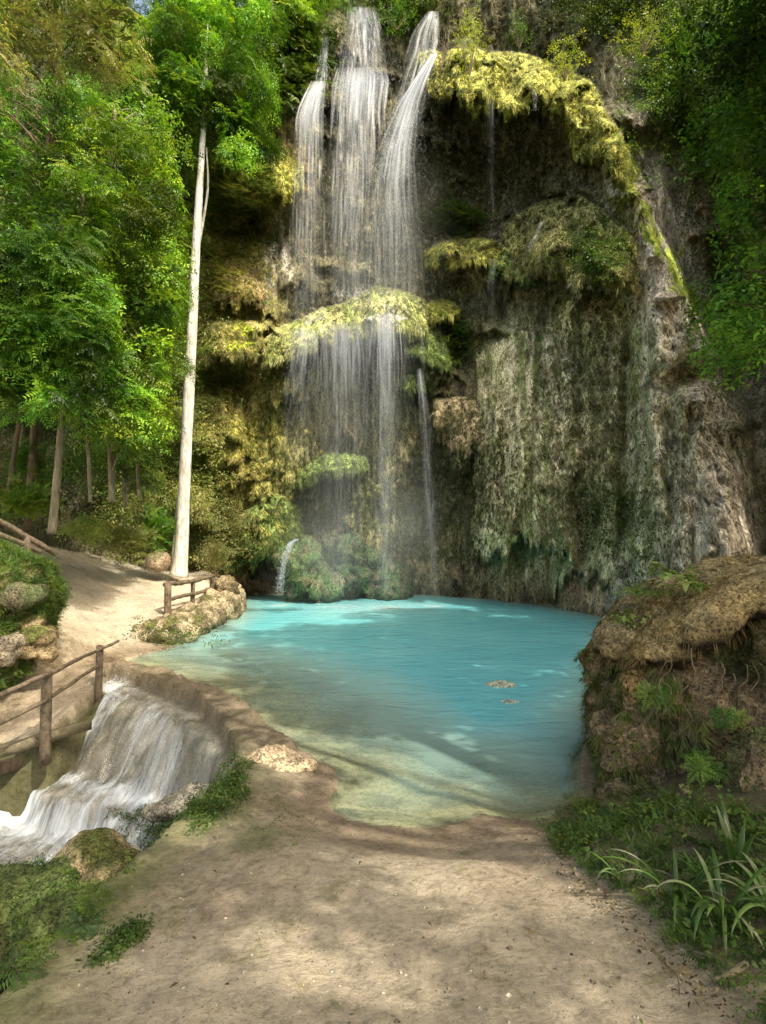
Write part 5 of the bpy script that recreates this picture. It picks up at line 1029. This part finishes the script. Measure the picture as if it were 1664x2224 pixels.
tag(link('mist', mesh_np('mist', np.concatenate(Vm), np.concatenate(Fm), np.concatenate(Cm), True), M_MIST), 'thin pale mist drifting in front of the lower falls', 'mist', kind='stuff')

# ------------------------------------------------------------------ light
SUN = unit(np.array([.44, -.40, .80]))
elev = math.asin(SUN[2]); az = math.atan2(SUN[0], SUN[1])
w = bpy.data.worlds.new("World"); scene.world = w; w.use_nodes = True; nt = w.node_tree; nt.nodes.clear()
sky = nt.nodes.new('ShaderNodeTexSky'); sky.sky_type = 'NISHITA'; sky.sun_disc = False; sky.sun_elevation = elev; sky.sun_rotation = az; sky.dust_density = 4.0; sky.ozone_density = .6
bg = nt.nodes.new('ShaderNodeBackground'); bg.inputs['Strength'].default_value = .42; wo = nt.nodes.new('ShaderNodeOutputWorld')
wm = nt.nodes.new('ShaderNodeMix'); wm.data_type = 'RGBA'; wm.blend_type = 'MULTIPLY'; wm.inputs[0].default_value = 1.0; wm.inputs[7].default_value = (1.10, 1.0, .80, 1)
nt.links.new(sky.outputs[0], wm.inputs[6]); nt.links.new(wm.outputs[2], bg.inputs[0]); nt.links.new(bg.outputs[0], wo.inputs[0])
sd = bpy.data.lights.new('sun', 'SUN'); sd.energy = 5.0; sd.angle = R(.55); sd.color = (1.0, .93, .80); so = bpy.data.objects.new('sun', sd); COL.objects.link(so)
so.rotation_euler = Vector(SUN.tolist()).to_track_quat('Z', 'Y').to_euler(); so.location = (10, -8, 20)

# ------------------------------------------------------------------ unseen trees added behind and right of the camera, crowns shaped to cast shade
def in_any(px, py, E, grow=1.0, Y=None):
    m = np.zeros(px.shape, bool)
    for (cx, cy, rx, ry, a) in E:
        dx, dy = px - cx, py - cy; c, s = math.cos(R(a)), math.sin(R(a)); u, v = dx * c + dy * s, -dx * s + dy * c; ax = 0 if Y is None else .24 * F / np.maximum(Y, .5); ay = 0 if Y is None else .20 * 2 * F / np.maximum(Y, .5) ** 2; m |= (u / (rx * grow + ax)) ** 2 + (v / (ry * grow + ay)) ** 2 < 1
    return m
lit_ground = [(960, 1880, 95, 26, 22), (850, 1850, 60, 18, 20), (905, 1930, 45, 16, 20), (1010, 1925, 70, 14, 25), (1190, 1995, 55, 20, 8), (1120, 1950, 30, 12, 10), (650, 2170, 130, 26, 28), (700, 2215, 90, 20, 20), (600, 1655, 60, 20, 15), (545, 1530, 50, 7, 5), (620, 1575, 60, 9, 8),
              (830, 1600, 60, 14, 5), (900, 1650, 110, 18, 8), (960, 1700, 110, 14, 5), (850, 1700, 70, 16, 0), (1000, 1740, 50, 8, 0), (760, 1620, 40, 10, 0), (850, 1760, 60, 8, 0), (560, 1250, 400, 33, 0), (230, 1225, 190, 30, 12), (190, 1345, 60, 16, 10), (265, 1300, 70, 12, 10), (240, 1360, 60, 10, 5), (750, 1330, 130, 16, 0),
              (560, 1340, 60, 18, 0), (440, 1430, 50, 18, 0), (330, 1440, 60, 14, 10), (200, 1450, 60, 14, 10), (60, 1470, 50, 14, 0), (320, 1265, 90, 12, 10), (400, 1440, 90, 12, 0), (120, 1560, 60, 14, 0), (1580, 1235, 130, 22, -8), (0, 1200, 150, 30, 0), (420, 1370, 60, 12, 0)]
NQ = 7500; Q = np.column_stack([rng.uniform(-5.5, 6, NQ), rng.uniform(.6, 15, NQ)]); Q = np.vstack([Q, np.column_stack([rng.uniform(-1.5, 4.5, 1800), rng.uniform(6, 13, 1800)])]); P = np.column_stack([Q, np.full(len(Q), .1)]); px, py, f = proj(P); ok = (f > .3) & ~in_any(px, py, lit_ground, 1.0, P[:, 1]) & ~((px < 480) & (py < 1420))
thin = fbm(P[:, 0] * 1.2, P[:, 1] * 1.2, 0, 3); _, ipq, _ = sdist(P[:, :2], pool_poly); ok &= (thin < .42) | (ipq & (P[:, 1] > 5.5)); G_ = P[ok]
lit_cliff = [(1120, 190, 250, 75, 18), (1010, 540, 90, 30, 0), (1310, 500, 80, 60, 0), (950, 670, 60, 30, 0), (1020, 90, 60, 80, 0), (1230, 130, 80, 60, 0), (1335, 300, 40, 120, -20), (1190, 430, 30, 18, 0), (1070, 560, 40, 25, 0), (1400, 80, 80, 60, 0)]
cpx_, cpy_ = rng.uniform(960, 1800, 1400), rng.uniform(-200, 1330, 1400); Pc, _, _ = cliff_at(cpx_, cpy_); okc = ~in_any(cpx_, cpy_, lit_cliff) & (cpx_ > 950 + 60 * fbm(cpy_ / 90, 0, 0, 2)); thin = fbm(Pc[:, 0] * .9, Pc[:, 2] * .9, 3.0, 3); okc &= thin < .5; Pc = Pc[okc]
Pb = BV[rng.choice(len(BV), 220)]; bpx, bpy_, _ = proj(Pb); Pb = Pb[~in_any(bpx, bpy_, lit_ground)]
Psh = []
for S_, lo, hi in ((G_, 8.5, 12.0), (Pc, 9, 15), (Pb, 6.5, 9.5)):
    t = rng.uniform(lo, hi, len(S_)); X = S_ + SUN * t[:, None]
    for _ in range(10):
        a, b, f = proj(X); inside = (f > 0) & (a > -120) & (a < W0 + 60) & (b > -160) & (b < H0 + 100); t = np.where(inside, t + 1.2, t); X = S_ + SUN * t[:, None]
    a, b, f = proj(X); inside = (f > 0) & (a > -80) & (a < W0 + 40) & (b > -110) & (b < H0); Psh.append(X[~inside])
def keep_lit(X):
    g0 = X - SUN * ((X[:, 2] - .1) / SUN[2])[:, None]; a, b, f = proj(g0); return X[~((f > .3) & in_any(a, b, lit_ground, 1.0, g0[:, 1]))]
Psh = [keep_lit(X) for X in Psh]
CANT = t_broad(26, .30, .20, .11, seed=21)
def added_shade_canopy(name, label, base, P, mat, sc=1.0):
    o = empty(name, base, label, 'tree'); tb = Tubes(); LV = Leaves(); c = P.mean(0); top = np.array([base[0] * .6 + c[0] * .4, base[1] * .6 + c[1] * .4, c[2] - 1.0])
    cu = curve([base, (np.array(base) + top) / 2 + [.2, -.2, 0], top], 14); tb.add(cu, np.linspace(.3, .16, 14), 12)
    for i in rng.choice(len(P), 40): e = P[i]; s0 = cu[rng.integers(8, 14)]; m = (s0 + e) / 2 + [0, 0, .6]; tb.add(curve([s0, m, e], 8), np.linspace(.09, .015, 8), 6, .05, False)
    tb.build('trunk', mat, o); n = len(P); LV.add(CANT, P, rdir(n), np.tile(SUN, (n, 1)) + rng.normal(scale=.25, size=(n, 3)), rng.uniform(.8, 1.2, n) * sc, deep * 1.4); LV.build('crown', M_LEAF, o)  # trunk and crown of an added unseen shade tree
added_shade_canopy('added_shade_tree', 'unseen broad tree added behind the viewer to shade the foreground path', (7.5, -3.5, .6), Psh[0], M_GREYBARK, .5)
added_shade_canopy('added_shade_tree', 'unseen broad tree added on the right slope to shade the right cliff', (14.5, 6.5, .8), Psh[1], M_GREYBARK)
added_shade_canopy('added_shade_tree', 'unseen smaller tree added right of the viewer to shade the near boulder', (6.5, .5, .8), Psh[2], M_BROWNBARK)

# ------------------------------------------------------------------ render settings
scene.view_settings.view_transform = 'Standard'; scene.view_settings.look = 'None'; scene.view_settings.exposure = 0
scene.render.engine = 'CYCLES'; cy = scene.cycles
cy.max_bounces = 6; cy.diffuse_bounces = 3; cy.glossy_bounces = 2; cy.transmission_bounces = 2; cy.transparent_max_bounces = 32; cy.use_denoising = True; cy.denoising_prefilter = 'NONE'; cy.caustics_reflective = False; cy.caustics_refractive = False
try: cy.denoiser = 'OPENIMAGEDENOISE'
except Exception: pass
